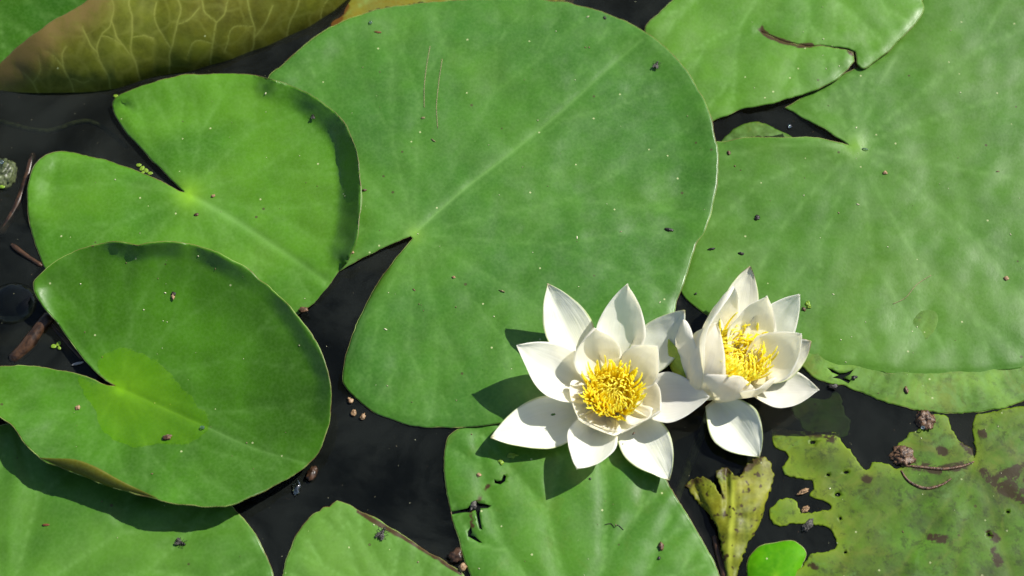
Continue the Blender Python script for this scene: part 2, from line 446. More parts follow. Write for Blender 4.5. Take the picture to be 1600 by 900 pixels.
class Pad:
    def __init__(s, key, label, mat, center, pts, base=2.0, cz=None, p=2.5, holes=(), corner=(), und=1.0, fold=.5, vw=7.0,
                 vmat=None, rim=M_RIM, spacing=6, nveins=13, seed=1, mid=None, midw=3.0, cenr=14, roll=1.2, brown=(), brownr=8,
                 hfun=None, vline=1.7, ragged=0, rimr=.42, thick=.0009, name='lily_pad', group='lily pads floating on the pond', cat='lily pad', matu=None, smooth=9, curl=None, curlw=30, net=0, veins=None, cenfun=None, halo=.35, expts=()):
        pts = [(q[0], q[1], q[2] if len(q) > 2 else base) for q in pts]
        o = spline(pts, 4.0, True, corner)
        o[:, 0] += vnoise(o[:, 0], o[:, 1], .04, seed + 2) * 2.2 + vnoise(o[:, 0], o[:, 1], .16, seed + 4) * .8; o[:, 1] += vnoise(o[:, 0], o[:, 1], .04, seed + 12) * 2.2 + vnoise(o[:, 0], o[:, 1], .16, seed + 14) * .8
        if ragged:
            d = vnoise(o[:, 0], o[:, 1], .16, seed) * ragged + vnoise(o[:, 0], o[:, 1], .45, seed) * ragged * .6
            e = vnoise(o[:, 0], o[:, 1], .2, seed + 9) * ragged
            o[:, 0] += d; o[:, 1] += e
        s.out = o; s.c = center; cx, cy = center; s.base = base; s.seed = seed
        ALL_OUT.append((s, o[:, :2]))
        th = np.arctan2(o[:, 1] - cy, o[:, 0] - cx); r = np.hypot(o[:, 1] - cy, o[:, 0] - cx)
        NB = 360; bi = ((th + math.pi) / (2 * math.pi) * NB).astype(int) % NB
        Rb = np.zeros(NB); Zb = np.zeros(NB)
        for b, rr, z in zip(bi, r, o[:, 2]):
            if rr > Rb[b]: Rb[b] = rr; Zb[b] = z
        ok = np.where(Rb > 0)[0]
        xs = np.concatenate([ok - NB, ok, ok + NB])
        full = np.arange(NB)
        Rb2 = np.interp(full, xs, np.tile(Rb[ok], 3)); Zb2 = np.interp(full, xs, np.tile(Zb[ok], 3))
        ker = np.hanning(smooth + 2)[1:-1]; ker /= ker.sum(); h = smooth // 2
        Zb2 = np.convolve(np.concatenate([Zb2[-h:], Zb2, Zb2[:h]]), ker, 'valid')
        Rs = np.convolve(np.concatenate([Rb2[-2:], Rb2, Rb2[:2]]), np.ones(5) / 5, 'valid')
        s.Rb, s.Zb, s.NB = np.maximum(Rs, 20), Zb2, NB
        # angular span (largest empty gap is the notch)
        gaps = []
        if len(ok) < NB:
            run = np.diff(np.append(ok, ok[0] + NB)); g = int(np.argmax(run)); st = ok[(g + 1) % len(ok)]; en = ok[g]
            t0 = st / NB * 2 * math.pi - math.pi; t1 = en / NB * 2 * math.pi - math.pi
            if t1 < t0: t1 += 2 * math.pi
        else: t0, t1 = -math.pi, math.pi
        if mid is not None: pass
        pol = {'span': (t0, t1), 'R': lambda t: float(np.interp(((t + math.pi) % (2 * math.pi)) / (2 * math.pi) * NB, np.arange(NB), s.Rb))}
        if veins:
            sg = []
            for w_, *vl in veins:
                q = spline(vl, 6, False); q = np.stack([q[:, 0], q[:, 1]], 1)
                q += np.stack([vnoise(q[:, 0], q[:, 1], .04, 3), vnoise(q[:, 0], q[:, 1], .04, 7)], 1) * 5
                sg += [(*q[i], *q[i + 1], w_) for i in range(len(q) - 1)]
        else: sg = make_veins(center, pol, nveins, seed)
        s.vs = sg
        s.cz = cz if cz is not None else base
        s.p = p; s.und = und; s.fold = fold; s.vw = vw; s.roll = roll; s.hfun = hfun; s.mid = mid; s.curlw = curlw; s.curl = spline(curl, 4, False) if curl else None
        ex = [np.asarray(e) for e in expts]
        if mid is not None:
            ml = spline(mid, 4, False); s.ml = ml
            for k in (-6, -2.5, 0, 2.5, 6):
                d = np.gradient(ml[:, 0]), np.gradient(ml[:, 1]); L = np.hypot(*d) + 1e-9
                ex.append(np.stack([ml[:, 0] - d[1] / L * k, ml[:, 1] + d[0] / L * k], 1))
        if veins:
            sa = np.array(sg); md = sa[:, :2]; dr = sa[:, 2:4] - sa[:, :2]; L = np.hypot(dr[:, 0], dr[:, 1])[:, None] + 1e-9; nn = np.stack([-dr[:, 1], dr[:, 0]], 1) / L
            for k in (-2.6, -1.3, 0, 1.3, 2.6):
                for f_ in (0, .5): ex.append(md + dr * f_ + nn * k)
        ex = np.vstack(ex) if ex else None
        V, F = cdt_sheet(o, holes, spacing, ex)
        x, y = V[:, 0], V[:, 1]
        z = s.h(x, y)
        top = PN(x, y, z / 1000)
        me = solid_mesh('blade', top, F, thick)
        dv = np.full(x.shape, 1e9)
        for (a, b, c, d, w) in sg:
            dv = np.minimum(dv, seg_dist(x, y, [(a, b, c, d)]) / (vline * (.5 + .5 * w)))
        vein = np.exp(-dv ** 2)
        vein += halo * np.exp(-(dv / 4) ** 2)
        if mid is not None:
            dm = poly_dist(x, y, ml, False); L = len(ml)
            prox = np.clip(1 - np.hypot(x - ml[0, 0], y - ml[0, 1]) / (np.hypot(*(ml[-1, :2] - ml[0, :2])) + 40), .25, 1)
            vein = np.maximum(vein * .5, np.exp(-(dm / midw) ** 2) * (1.2 * prox + .5) + .5 * prox * np.exp(-(dm / 14) ** 2))
        cen = np.exp(-(np.hypot(x - cx, y - cy) / cenr) ** 1.3)
        if cenfun is not None: cen = np.maximum(cen, cenfun(x, y, poly_dist(x, y, o)))
        br = np.zeros(x.shape)
        for line in brown:
            br = np.maximum(br, np.exp(-(poly_dist(x, y, np.array(line, float), False) / brownr) ** 2))
        for nme, val in (('vein', vein), ('cen', cen), ('brown', br)): attr(me, nme, np.concatenate([val, val]))
        s.obj = empty(name, P(cx, cy, s.cz), label, cat, group)
        s.blade = link('blade', me, [mat, matu or M_UND], s.obj)
        if rim:
            w = PN(o[:, 0], o[:, 1], (s.h(o[:, 0], o[:, 1]) - .35) / 1000)
            rad = [.001 * rimr * (.75 + .5 * abs(noise.noise(Vector((a * .03, b * .03, seed))))) for a, b in o[:, :2]]
            tube('rim', w.tolist(), rad, rim, s.obj, 5, True)
        PADS[key] = s
    def h(s, x, y):
        """height in mm at photo position"""
        x = np.asarray(x, float).ravel(); y = np.asarray(y, float).ravel()
        cx, cy = s.c
        if s.hfun is not None: z = s.hfun(x, y)
        else:
            th = np.arctan2(y - cy, x - cx); f = (th + math.pi) / (2 * math.pi) * s.NB
            Rr = np.interp(f, np.arange(s.NB + 1), np.append(s.Rb, s.Rb[0])); Ze = np.interp(f, np.arange(s.NB + 1), np.append(s.Zb, s.Zb[0]))
            rr = np.clip(np.hypot(x - cx, y - cy) / Rr, 0, 1.05)
            z = s.cz + (Ze - s.cz) * rr ** s.p
        d = np.full(x.shape, 1e9)
        for (a, b, c, e, w) in s.vs: d = np.minimum(d, seg_dist(x, y, [(a, b, c, e)]) / (.5 + .5 * w))
        ce = np.clip(np.hypot(x - cx, y - cy) / 90, 0, 1)
        z = z + s.fold * (1 - np.exp(-(d / s.vw) ** 2)) * ce - s.fold * .6 * ce
        if s.mid is not None:
            z = z - .7 * np.exp(-(poly_dist(x, y, s.ml, False) / 7) ** 2)
        z = z + s.und * vnoise(x, y, .009, s.seed * 3.1) + s.und * .35 * vnoise(x, y, .03, s.seed * 5.1)
        if s.curl is not None:
            cq = s.curl; bd = np.full(x.shape, 1e9); lw = np.zeros(x.shape)
            for qx, qy, ql in cq:
                dd = (x - qx) ** 2 + (y - qy) ** 2; m = dd < bd; bd[m] = dd[m]; lw[m] = ql
            z = z + lw * np.clip(1 - np.sqrt(bd) / s.curlw, 0, 1) ** 1.25
        de = poly_dist(x, y, s.out)
        z = z - s.roll * (1 - smooth01(de / 16.0)) ** 2
        return z
    def at(s, px, py, up=0.0): return P(px, py, float(s.h([px], [py])[0]) + up)

# --- A: the big central pad
Pad('A', 'largest round lily pad in the centre, pale midrib running to its upper right', M_A, (648, 366),
    [(642, 368), (620, 378), (585, 393), (550, 412, 2.5), (515, 425, 2.5), (460, 390, 2), (415, 320, 2), (395, 230, 2), (402, 165, 2), (420, 122, 2.5), (448, 95, 2.5), (482, 66, 3), (522, 40, 3),
     (570, 21, 3), (640, 7, 3), (710, 1, 3), (790, -1, 3), (860, 1, 3), (905, 9, 3), (955, 24, 4), (1008, 50, 4), (1045, 80, 5), (1078, 118, 5), (1102, 162, 5), (1116, 205, 5),
     (1122, 250, 5), (1118, 300, 5), (1106, 347, 5), (1084, 392, 5.5), (1074, 425, 5.5), (1058, 470, 6), (1034, 540, 5), (990, 592, 4.5), (930, 632, 4.5), (860, 654, 4.5), (760, 664, 4.5),
     (700, 668, 3), (650, 666, 2), (600, 651, 2), (560, 626, 2), (538, 602, 2), (535, 582, 2), (545, 540, 2), (565, 490, 2), (590, 444, 2.5), (612, 412, 3), (636, 384, 3.5), (645, 372)],
    base=4.0, cz=5.5, p=3, und=1.6, fold=.35, vw=18, corner=(0,), mid=[(650, 363), (720, 300), (800, 238), (880, 172), (950, 108), (1003, 62)], nveins=15, seed=3, cenr=9, roll=.8, midw=2.6, curlw=55,
    curl=[(420, 122, 3), (448, 95, 5), (482, 66, 5.5), (522, 40, 5), (570, 21, 3), (640, 7, 0), (955, 24, 0), (1008, 50, 3), (1045, 80, 4), (1078, 118, 4.5), (1102, 162, 5), (1122, 250, 4.5), (1106, 347, 3.5), (1084, 392, 2), (1058, 470, 0)])
# --- R: right pad
Pad('R', 'wide light green lily pad at the right edge, its notch opening left', M_R, (1336, 230),
    [(1328, 227), (1318, 221), (1290, 203), (1260, 187), (1226, 168), (1262, 148), (1300, 126), (1335, 108), (1370, 92), (1402, 62), (1432, 22), (1446, -10), (1475, -60), (1560, -110),
     (1700, -110), (1850, 0), (1930, 180), (1900, 380), (1800, 510), (1700, 560), (1600, 574), (1550, 581), (1500, 585), (1450, 587), (1400, 584), (1350, 578), (1300, 571), (1240, 556),
     (1160, 525), (1095, 485), (1064, 455), (1068, 420, 1.5), (1075, 370, 1.5), (1085, 300, 1.5), (1088, 250, 1.5), (1098, 224, 2), (1125, 222), (1180, 215), (1240, 214), (1290, 218), (1318, 225)],
    base=2.6, cz=2.6, und=1.6, fold=.3, vw=28, corner=(0, 4, 36), nveins=14, seed=5, cenr=13, roll=1.2, spacing=7.5, curlw=40, curl=[(1160, 217, 0), (1200, 214, 2), (1240, 214, 4), (1290, 218, 4), (1318, 225, 2)])
# --- T: top right pad with the tear
Pad('T', 'fresh green lily pad at the top right with a browned tear in its edge', M_T, (1255, -120),
    [(1180, -190), (1100, -150), (1070, -60), (1058, -8, 6), (1030, 20, 6), (1008, 46, 4), (1030, 90, 3.5), (1060, 130, 3.5), (1095, 188, 4), (1125, 185, 5), (1160, 170, 6), (1210, 160, 6.5), (1260, 145, 7), (1300, 128, 7),
     (1325, 108, 7), (1333, 97, 8), (1332, 81, 9), (1322, 78.5, 8), (1290, 73.6, 7), (1250, 71, 7), (1215, 62.6, 7), (1188, 47, 7), (1215, 61.2, 7), (1250, 69.4, 7), (1290, 71.6, 7), (1326, 75.5, 6),
     (1337, 79, 6), (1338, 101, 6), (1350, 106, 6), (1366, 97, 6), (1402, 65, 6), (1430, 35, 6), (1444, 14, 6), (1440, -5, 6), (1450, -60), (1420, -150), (1340, -210)],
    base=6, cz=6, und=.9, fold=.5, vw=16, corner=(14, 15, 16, 21, 25, 26, 27), nveins=13, seed=8, cenr=10, roll=1.0, brown=[[(1186, 44), (1200, 56), (1218, 63), (1245, 71), (1268, 71)], [(1326, 80), (1332, 84)]], brownr=3.8)
# --- B: left upper pad
Pad('B', 'bright green lily pad at the upper left with its right edge curled up', M_B, (295, 304),
    [(288, 300), (278, 292), (250, 262), (215, 226), (190, 196), (176, 170, 4), (180, 155, 4), (200, 143, 4), (240, 128, 5), (290, 118, 7), (340, 116, 9), (390, 117, 8), (430, 126, 9), (470, 140, 10), (510, 164, 11),
     (540, 194, 11), (555, 230, 11), (563, 280, 11), (563, 330, 11), (558, 370, 10), (545, 402, 9), (520, 436, 8), (500, 462, 6), (480, 482, 5), (440, 505, 4.5), (360, 520, 4.5), (250, 505, 4), (150, 470, 3),
     (90, 440, 2.5), (68, 412, 2), (56, 385, 2), (47, 350, 2), (43, 310, 2), (48, 274, 2.5), (62, 250, 3), (85, 238, 4), (120, 240, 5), (170, 252, 5), (220, 270), (255, 286), (280, 299)],
    base=5, cz=6, p=4.5, und=1.4, fold=.5, vw=16, corner=(0,), nveins=12, seed=11, cenr=17, roll=.9, rim=M_RIMB,
    mid=[(300, 306), (360, 340), (430, 385), (510, 440)], midw=5, smooth=15, curlw=36,
    curl=[(52, 360, 0), (43, 320, 4), (46, 280, 6), (60, 252, 6), (84, 239, 3), (110, 240, 0), (176, 175, 0), (180, 156, 4), (200, 143, 7), (240, 128, 7), (290, 118, 5), (340, 116, 0), (395, 117, 0), (412, 120, 5), (430, 126, 9), (448, 133, 4), (470, 140, 8), (490, 151, 10), (510, 164, 9), (528, 180, 11), (540, 194, 13), (556, 230, 16), (563, 280, 18), (563, 330, 17), (558, 370, 15), (545, 402, 9), (532, 422, 0)])
# --- C: left lower pad (bowl shaped)
Pad('C', 'glossy bowl shaped lily pad at the lower left holding a pool', M_C, (188, 607),
    [(181, 604), (150, 582), (120, 546), (90, 506), (65, 476), (53, 452, 12), (58, 434, 15), (85, 410, 20), (120, 392, 24), (160, 381, 28), (185, 378, 30), (215, 382, 31), (240, 379, 33), (280, 379, 34), (320, 388, 34),
     (370, 410, 33), (410, 440, 32), (450, 476, 31), (485, 520, 30), (508, 564, 29), (517, 605, 26), (516, 650, 20), (505, 690, 17), (490, 718, 14), (455, 744, 13), (420, 762, 15), (385, 780, 18), (345, 791, 21),
     (300, 789, 23), (250, 782, 24), (212, 771, 22), (170, 760, 22), (130, 744, 22), (92, 729, 22), (66, 719, 22), (40, 693, 22), (20, 666, 21), (0, 652, 20), (-35, 622, 16), (-48, 595, 12), (-10, 574, 10), (40, 572, 8), (90, 578, 8), (130, 588, 8), (162, 600, 8)],
    base=9, cz=8, p=2.2, und=1.5, fold=.35, vw=16, corner=(0,), nveins=12, seed=13, cenr=17, expts=[POOL[:, :2], (POOL[:, :2] - (215, 625)) * .985 + (215, 625), (POOL[:, :2] - (215, 625)) * 1.015 + (215, 625)], cenfun=lambda x, y, d: inside(x, y, POOL) * (.13 + .42 * np.exp(-np.hypot(x - 205, y - 612) / 42)), roll=.2, rim=M_RIM, mid=[(192, 609), (260, 640), (330, 671), (400, 702), (478, 724)], midw=2.4, smooth=11, curlw=26,
    curl=[(92, 508, 0), (72, 484, 4), (58, 462, 6), (53, 450, 6.5), (60, 432, 6), (85, 410, 4), (120, 392, 0), (160, 381, 1), (178, 379, 4), (190, 378, 5.5), (203, 380, 4), (216, 382, 6), (240, 379, 6), (258, 378, 4.5), (280, 379, 4), (300, 383, 2), (340, 397, 5), (410, 440, 1), (450, 476, 4), (508, 564, 4), (517, 605, 3), (505, 690, 0)])
# --- D: bottom left
Pad('D', 'pleated dusty green lily pad in the bottom left corner, half in shadow', M_D, (10, 955),
    [(372, 803), (398, 835), (415, 865), (428, 905), (440, 980), (400, 1080), (280, 1160), (80, 1190), (-140, 1150), (-280, 1020), (-300, 860), (-210, 740), (-90, 680), (14, 664), (100, 660), (200, 680), (290, 724), (345, 770)],
    base=2.6, cz=2.8, und=1.0, fold=2.4, vw=24, corner=(0,), nveins=12, seed=17, roll=1.2)
# --- E: bottom middle
Pad('E', 'pale green lily pad at the bottom edge with a chipped tip and a dead insect', M_E, (640, 1010),
    [(527, 782), (545, 790), (580, 808), (620, 831), (660, 857), (700, 882), (727, 902), (770, 960), (790, 1040), (740, 1120), (640, 1150), (530, 1120), (460, 1040), (440, 940), (445, 885), (455, 855), (470, 826), (488, 804), (500, 799), (505, 793), (515, 792), (520, 786)],
    base=2.6, cz=2.6, und=.8, fold=.6, vw=14, corner=(0,), nveins=12, seed=19, roll=1.0, spacing=6, brown=[[(560, 800), (640, 845), (720, 896)]], brownr=3.5)
# --- F: bottom centre with cracks
crack1 = [(704, 800), (716, 797), (730, 794), (738, 787), (744, 782), (748, 786), (757, 787), (768, 790), (762, 794), (751, 794), (749, 804), (752, 822), (754, 828), (749, 826), (746, 812), (743, 797), (735, 800), (722, 801), (706, 804)]
crack2 = [(736, 822), (738, 832), (735, 836), (742, 838), (754, 848), (749, 848), (738, 842), (731, 838), (731, 830)]
crack3 = [(772, 748), (777, 752), (784, 750), (787, 741), (791, 744), (789, 752), (782, 757), (773, 755)]
Pad('F', 'green lily pad below the left white flower, cracked and chewed along its left side', M_F, (905, 1010),
    [(694, 720), (697, 760), (705, 800), (717, 840), (726, 875), (742, 915), (790, 1020), (860, 1100), (960, 1130), (1070, 1090), (1130, 1000), (1128, 915), (1104, 858), (1084, 822), (1060, 784), (1040, 750), (1012, 715), (970, 675), (900, 645),
     (820, 640), (760, 650), (730, 664), (708, 676), (697, 692)],
    base=2.2, cz=2.6, und=.8, fold=1.3, vw=18, holes=[crack1, crack2, crack3], nveins=12, seed=23, roll=1.0,
    brown=[[(736, 800), (760, 760), (775, 752)], [(735, 790), (738, 826)]], brownr=2.6)
# --- J: under the right pad
Pad('J', 'algae speckled lily pad, a light green strip of it showing under the big right pad', M_J, (1480, 400),
    [(1248, 540), (1252, 568), (1268, 586), (1292, 598), (1322, 604), (1352, 616), (1400, 633), (1450, 643), (1500, 646), (1550, 640), (1600, 626), (1680, 590), (1720, 520), (1600, 480), (1400, 480)],
    base=1.7, cz=1.7, und=.3, fold=.2, vw=14, nveins=14, seed=29, roll=.4, ragged=1.2, spacing=5,
    holes=[[(1292, 574), (1300, 577), (1312, 583), (1322, 582), (1334, 577), (1328, 585), (1318, 590), (1330, 594), (1326, 599), (1312, 592), (1300, 590), (1310, 586), (1300, 582)]])
# --- L: small sunken
Pad('L', 'small olive leaf in the dark gap beside the notch of the light green pad', M_L, (1180, 260),
    [(1120, 232), (1135, 212), (1150, 200), (1168, 192), (1182, 189), (1200, 195), (1220, 205), (1240, 216), (1250, 240), (1180, 270), (1120, 262)],
    base=1.0, cz=1.0, und=.2, fold=.2, nveins=7, seed=31, roll=.6, ragged=1.2, rim=None, spacing=5)
# --- K: small young leaf
Pad('K', 'small vivid lime green young leaf at the bottom edge beside the rotting pad', M_K, (1212, 900),
    [(1167, 890), (1170, 872), (1182, 859), (1200, 850), (1222, 846), (1243, 848), (1256, 857), (1260, 868), (1254, 884), (1244, 905), (1238, 935), (1205, 950), (1176, 930)],
    base=2.2, cz=3.6, und=.6, fold=.5, vw=7, nveins=8, seed=37, cenr=4, roll=1.3, spacing=4, name='young_lily_leaf', cat='young leaf')
# --- G: rotting pad
def blob(cx, cy, rx, ry, s=0):
    r = random.Random(s + cx); n = 12
    return [(cx + math.cos(a) * rx * r.uniform(.75, 1.2), cy + math.sin(a) * ry * r.uniform(.75, 1.2)) for a in [2 * math.pi * i / n for i in range(n)]]
gh = [blob(*b) for b in ((1270, 691, 4.5, 3), (1294, 742, 3, 2.4), (1322, 738, 5, 2.2), (1309, 773, 5, 3.2), (1313, 810, 2.2, 2.6), (1321, 863, 3, 2))]
gh.append(blob(1575, 800, 3, 2)); gh.append(blob(1545, 835, 2.5, 3))
Pad('G', 'rotting olive green lily pad with ragged holes and brown stains in the lower right corner', M_G, (1524, 722),
    [(1204, 670, -.8), (1227, 671, -1.2), (1249, 674, -1.2), (1280, 675, -1.2), (1312, 676, -1), (1316, 690, -.5), (1329, 707, 0), (1338, 720, .2), (1350, 733), (1359, 735), (1363, 722), (1378, 722), (1396, 731), (1408, 728), (1400, 700), (1414, 684), (1420, 677), (1442, 670), (1450, 648),
     (1478, 650), (1487, 671), (1502, 692), (1519, 700), (1522, 715), (1524, 702), (1522, 652), (1545, 645), (1600, 634), (1720, 640), (1800, 780), (1780, 980), (1650, 1100), (1450, 1110), (1300, 1040), (1225, 935), (1227, 902), (1249, 890), (1262, 874), (1266, 866), (1294, 862),
     (1308, 851), (1302, 832), (1287, 821), (1265, 818), (1244, 818), (1223, 821), (1208, 817), (1202, 798), (1212, 787), (1230, 777), (1245, 783), (1250, 800), (1264, 801), (1294, 797), (1298, 790), (1287, 783), (1264, 776), (1272, 765), (1269, 753), (1246, 746), (1226, 741),
     (1222, 730), (1232, 719), (1227, 705), (1211, 700), (1206, 685)],
    base=1.2, cz=1.5, und=1.0, fold=.25, vw=10, holes=gh, corner=(0, 4, 9, 10, 17, 23), nveins=14, seed=41, roll=.3, ragged=2.8, rim=None, cenr=8, spacing=5.5, cenfun=lambda x, y, d: np.clip(.55 * np.exp(-d / 12) + .45 * np.clip((1420 - x) / 200, 0, 1) * (.6 + .6 * vnoise(x, y, .02, 5)), 0, 1), thick=.0007,
    brown=[[(1536, 738), (1560, 762), (1600, 782), (1640, 800)], [(1560, 745), (1600, 728), (1640, 722)], [(1565, 758), (1620, 750)], [(1570, 762), (1640, 775)], [(1575, 745), (1640, 738)], [(1295, 683), (1300, 684)], [(1353, 747), (1358, 748)], [(1205, 672), (1300, 676)], [(1425, 727), (1470, 735), (1515, 725)],
           [(1504, 690), (1520, 704)], [(1266, 885), (1272, 886)], [(1545, 835), (1558, 842)], [(1552, 862), (1562, 880)], [(1455, 840), (1475, 842)], [(1468, 704), (1474, 706)], [(1535, 675), (1538, 678)]], brownr=6.5)
# --- M: far top left corner
Pad('M', 'plain green lily pad in the top left corner behind the upturned leaf', leaf_mat('leaf_corner_green', (.040, .150, .020), (.060, .19, .025), speck=.1, gain=.78, spec=.12), (-60, -60),
    [(170, -120), (165, -20), (110, 40), (60, 90), (0, 122), (-90, 170), (-220, 150), (-290, 20), (-250, -150), (-100, -230), (80, -210)],
    base=2.0, und=.8, fold=.4, nveins=12, seed=43, spacing=8)
# --- N: yellow leaf behind A
Pad('N', 'yellow dying lily pad peeping out behind the top edge of the largest pad', M_N, (720, -40),
    [(516, 48), (530, 22), (545, 0), (575, -40), (650, -80), (760, -95), (860, -60), (892, -10), (893, 6), (850, 30), (700, 50), (580, 60)],
    base=1.0, cz=1.0, und=.4, fold=.4, nveins=12, seed=47, spacing=6, rim=M_RIMB, brown=[[(516, 48), (540, 10)], [(880, -20), (893, 5)]], brownr=7)

# --- H: upturned leaf seen from below, standing out of the water
low = np.array([(-60, 138), (0, 145), (60, 148), (120, 147), (180, 141), (240, 122), (300, 112), (360, 95), (420, 74), (480, 46), (520, 20), (552, -6), (600, -60)], float)
def hH(x, y):
    d = np.interp(x, low[:, 0], low[:, 1]) - y
    sx = smooth01((x + 80) / 160) * .55 + .45
    return -1.5 + 54 * (1 - np.exp(-np.clip(d, -5, 400) / 85)) * sx
Pad('H', 'upturned olive brown leaf showing its veined underside, rising from the water at the top left', M_U, (235, 370),
    [(-40, 142), (0, 145), (60, 148), (120, 147), (180, 141), (240, 122), (300, 112), (360, 95), (420, 74), (480, 46), (520, 20), (552, -8), (560, -60), (500, -130), (350, -170), (230, -130), (160, -30), (138, -2), (118, 14), (88, 30), (50, 55), (20, 80), (0, 100), (-25, 118)],
    hfun=hH, base=10, und=1.5, fold=.3, vw=8, vline=1.4, seed=53, halo=.15,
    veins=[(.8, (176, 142), (172, 128), (165, 108), (152, 82), (156, 58), (172, 40), (176, 10), (170, -30)), (.7, (153, 84), (138, 64), (128, 40)), 
           (1, (218, 128), (212, 108), (207, 80), (206, 55), (208, 30), (202, 8), (205, -40)), (.7, (207, 86), (190, 70), (180, 48), (174, 30)), (.25, (208, 60), (226, 54), (240, 60)),
           (1, (264, 114), (266, 90), (270, 66), (276, 40), (280, 14), (278, -30)), (.7, (268, 74), (252, 52), (242, 28), (244, 0)), (.3, (276, 40), (296, 30), (312, 10)),
           (1, (330, 98), (330, 76), (333, 52), (337, 36)), (.8, (337, 36), (322, 20), (314, 0), (310, -40)), (.8, (337, 36), (350, 22), (356, 0), (362, -40)), (.3, (331, 70), (314, 62), (300, 68), (292, 90)),
           (1, (114, 146), (108, 128), (98, 100), (96, 84), (104, 72)), (.5, (99, 104), (84, 88), (70, 80)), (1, (62, 146), (50, 128), (38, 114), (22, 104)), (.6, (52, 130), (62, 112), (60, 92)),
           (1, (392, 84), (398, 60), (396, 36), (388, 10), (390, -30)), (.7, (398, 58), (416, 34), (428, 6)), (.8, (448, 60), (452, 36), (464, 8), (466, -30)), (.5, (500, 30), (506, 8), (520, -20)),
           (.3, (156, 58), (176, 60), (190, 70)), (.3, (396, 40), (374, 40), (358, 56), (352, 80)), (.25, (107, 125), (130, 128), (145, 120))], roll=0, spacing=4, rim=M_RIMB, cenr=1, matu=M_B, thick=.0008,
    brown=[[(-30, 120), (20, 80), (88, 30), (138, -2)], [(0, 110), (60, 60)]], brownr=40, name='upturned_leaf', cat='leaf')

# curled flap on the lower edge of C
fl = np.linspace(0, 1, 26); lo = spline([(62, 716), (90, 728), (130, 744), (170, 760), (212, 771), (246, 779)], 2, False); hi = spline([(62, 715), (84, 716), (118, 718), (151, 730), (189, 751), (246, 778)], 2, False)
def rs(c, n):
    d = np.concatenate([[0], np.cumsum(np.hypot(*np.diff(c[:, :2], axis=0).T))]); t = np.linspace(0, d[-1], n)
    return np.stack([np.interp(t, d, c[:, i]) for i in range(2)], 1)
lo, hi = rs(lo, 40), rs(hi, 40)
zc = PADS['C'].h(lo[:, 0], lo[:, 1]); rows = []
for j in range(7):
    t = j / 6; q = lo + (hi - lo) * t; wdt = np.hypot(*(hi - lo).T)
    rows.append(PN(q[:, 0], q[:, 1], (zc - .2 + wdt * .30 * math.sin(t * math.pi / 2)) / 1000))
Vt = np.vstack(rows); Ft = []
for j in range(6):
    for i in range(39):
        a = j * 40 + i; Ft += [(a, a + 1, a + 41), (a, a + 41, a + 40)]
me = solid_mesh('curled_edge', Vt, np.array(Ft), .0006)
for nme in ('vein', 'cen', 'brown'): attr(me, nme, np.zeros(len(me.vertices)))
tag(link('curled_edge', me, [M_UND, M_C], PADS['C'].obj), 'curled yellow olive edge of the leaf')

# sunken lobe of the rotting pad, under the surface
so = spline([(1238, 640), (1256, 622), (1290, 624), (1308, 612), (1318, 636), (1328, 664), (1320, 682), (1290, 684), (1262, 680), (1250, 660)], 4)
so[:, 0] += vnoise(so[:, 0], so[:, 1], .2, 3) * 6; V, F = cdt_sheet(so, (), 6)
me = solid_mesh('sunken_lobe', PN(V[:, 0], V[:, 1], -.0018 + 0 * V[:, 0]), F, .0006)
for nme in ('vein', 'cen', 'brown'): attr(me, nme, np.zeros(len(me.vertices)))
tag(link('sunken_lobe', me, [M_G, M_G], PADS['G'].obj), 'dim submerged lobe of the rotting pad')
# folds / raised veins of the rotting pad
g = PADS['G']
for pts, r0 in (([(1408, 727), (1440, 730), (1475, 733), (1505, 728), (1522, 721)], 2.0), ([(1408, 735), (1420, 752), (1445, 763), (1470, 758), (1486, 748)], 1.9)):
    sp = spline(pts, 4, False); n = len(sp)
    w = PN(sp[:, 0], sp[:, 1], (g.h(sp[:, 0], sp[:, 1]) + .1) / 1000)
    tube('curled_fold', w.tolist(), [.00045 * r0 * (.35 + math.sin(math.pi * (.1 + .85 * i / n))) for i in range(n)], M_BROWN, g.obj)

# ------------------------------------------------------------------ pool of water on pad C
po = POOL
V, F = cdt_sheet(po, (), 6); x, y = V[:, 0], V[:, 1]; d = poly_dist(x, y, po)
z = PADS['C'].h(x, y) + .35 + .9 * (1 - np.exp(-d / 7))
top = PN(x, y, z / 1000); me = bpy.data.meshes.new('water_pool'); me.from_pydata(top.tolist(), [], F.tolist()); me.update()
o = link('water_pool', me, [M_PUD]); tag(o, 'shallow clear pool of water lying round the centre of the bowl shaped pad', 'puddle')

# ------------------------------------------------------------------ water and pond bottom
vis = ALL_OUT
xs = np.arange(-60, 1664, 3.2); ys = np.arange(-40, 944, 3.2)
gx, gy = np.meshgrid(xs, ys); gz = np.zeros(gx.shape)
fx, fy = gx.ravel(), gy.ravel(); lift = np.zeros(fx.shape)
for pad_, o_ in vis:
    q = o_[(o_[:, 0] > -90) & (o_[:, 0] < 1690) & (o_[:, 1] > -70) & (o_[:, 1] < 970)]
    if len(q) < 2: continue
    zr = pad_.h(q[:, 0], q[:, 1]) - .45; amp = np.where(zr > 4.5, .35, np.clip(zr, .1, 1.7))
    bx0, by0 = q.min(0) - 30; bx1, by1 = q.max(0) + 30
    m = np.where((fx > bx0) & (fx < bx1) & (fy > by0) & (fy < by1))[0]
    for c in np.array_split(m, max(1, len(m) // 4000)):
        if len(c):
            D2 = (fx[c][:, None] - q[:, 0]) ** 2 + (fy[c][:, None] - q[:, 1]) ** 2; am = D2.argmin(1); dd_ = np.sqrt(D2[np.arange(len(c)), am])
            lift[c] = np.maximum(lift[c], amp[am] * np.exp(-dd_ / 4.8))
gz = lift.reshape(gx.shape)
nx, ny = len(xs), len(ys)
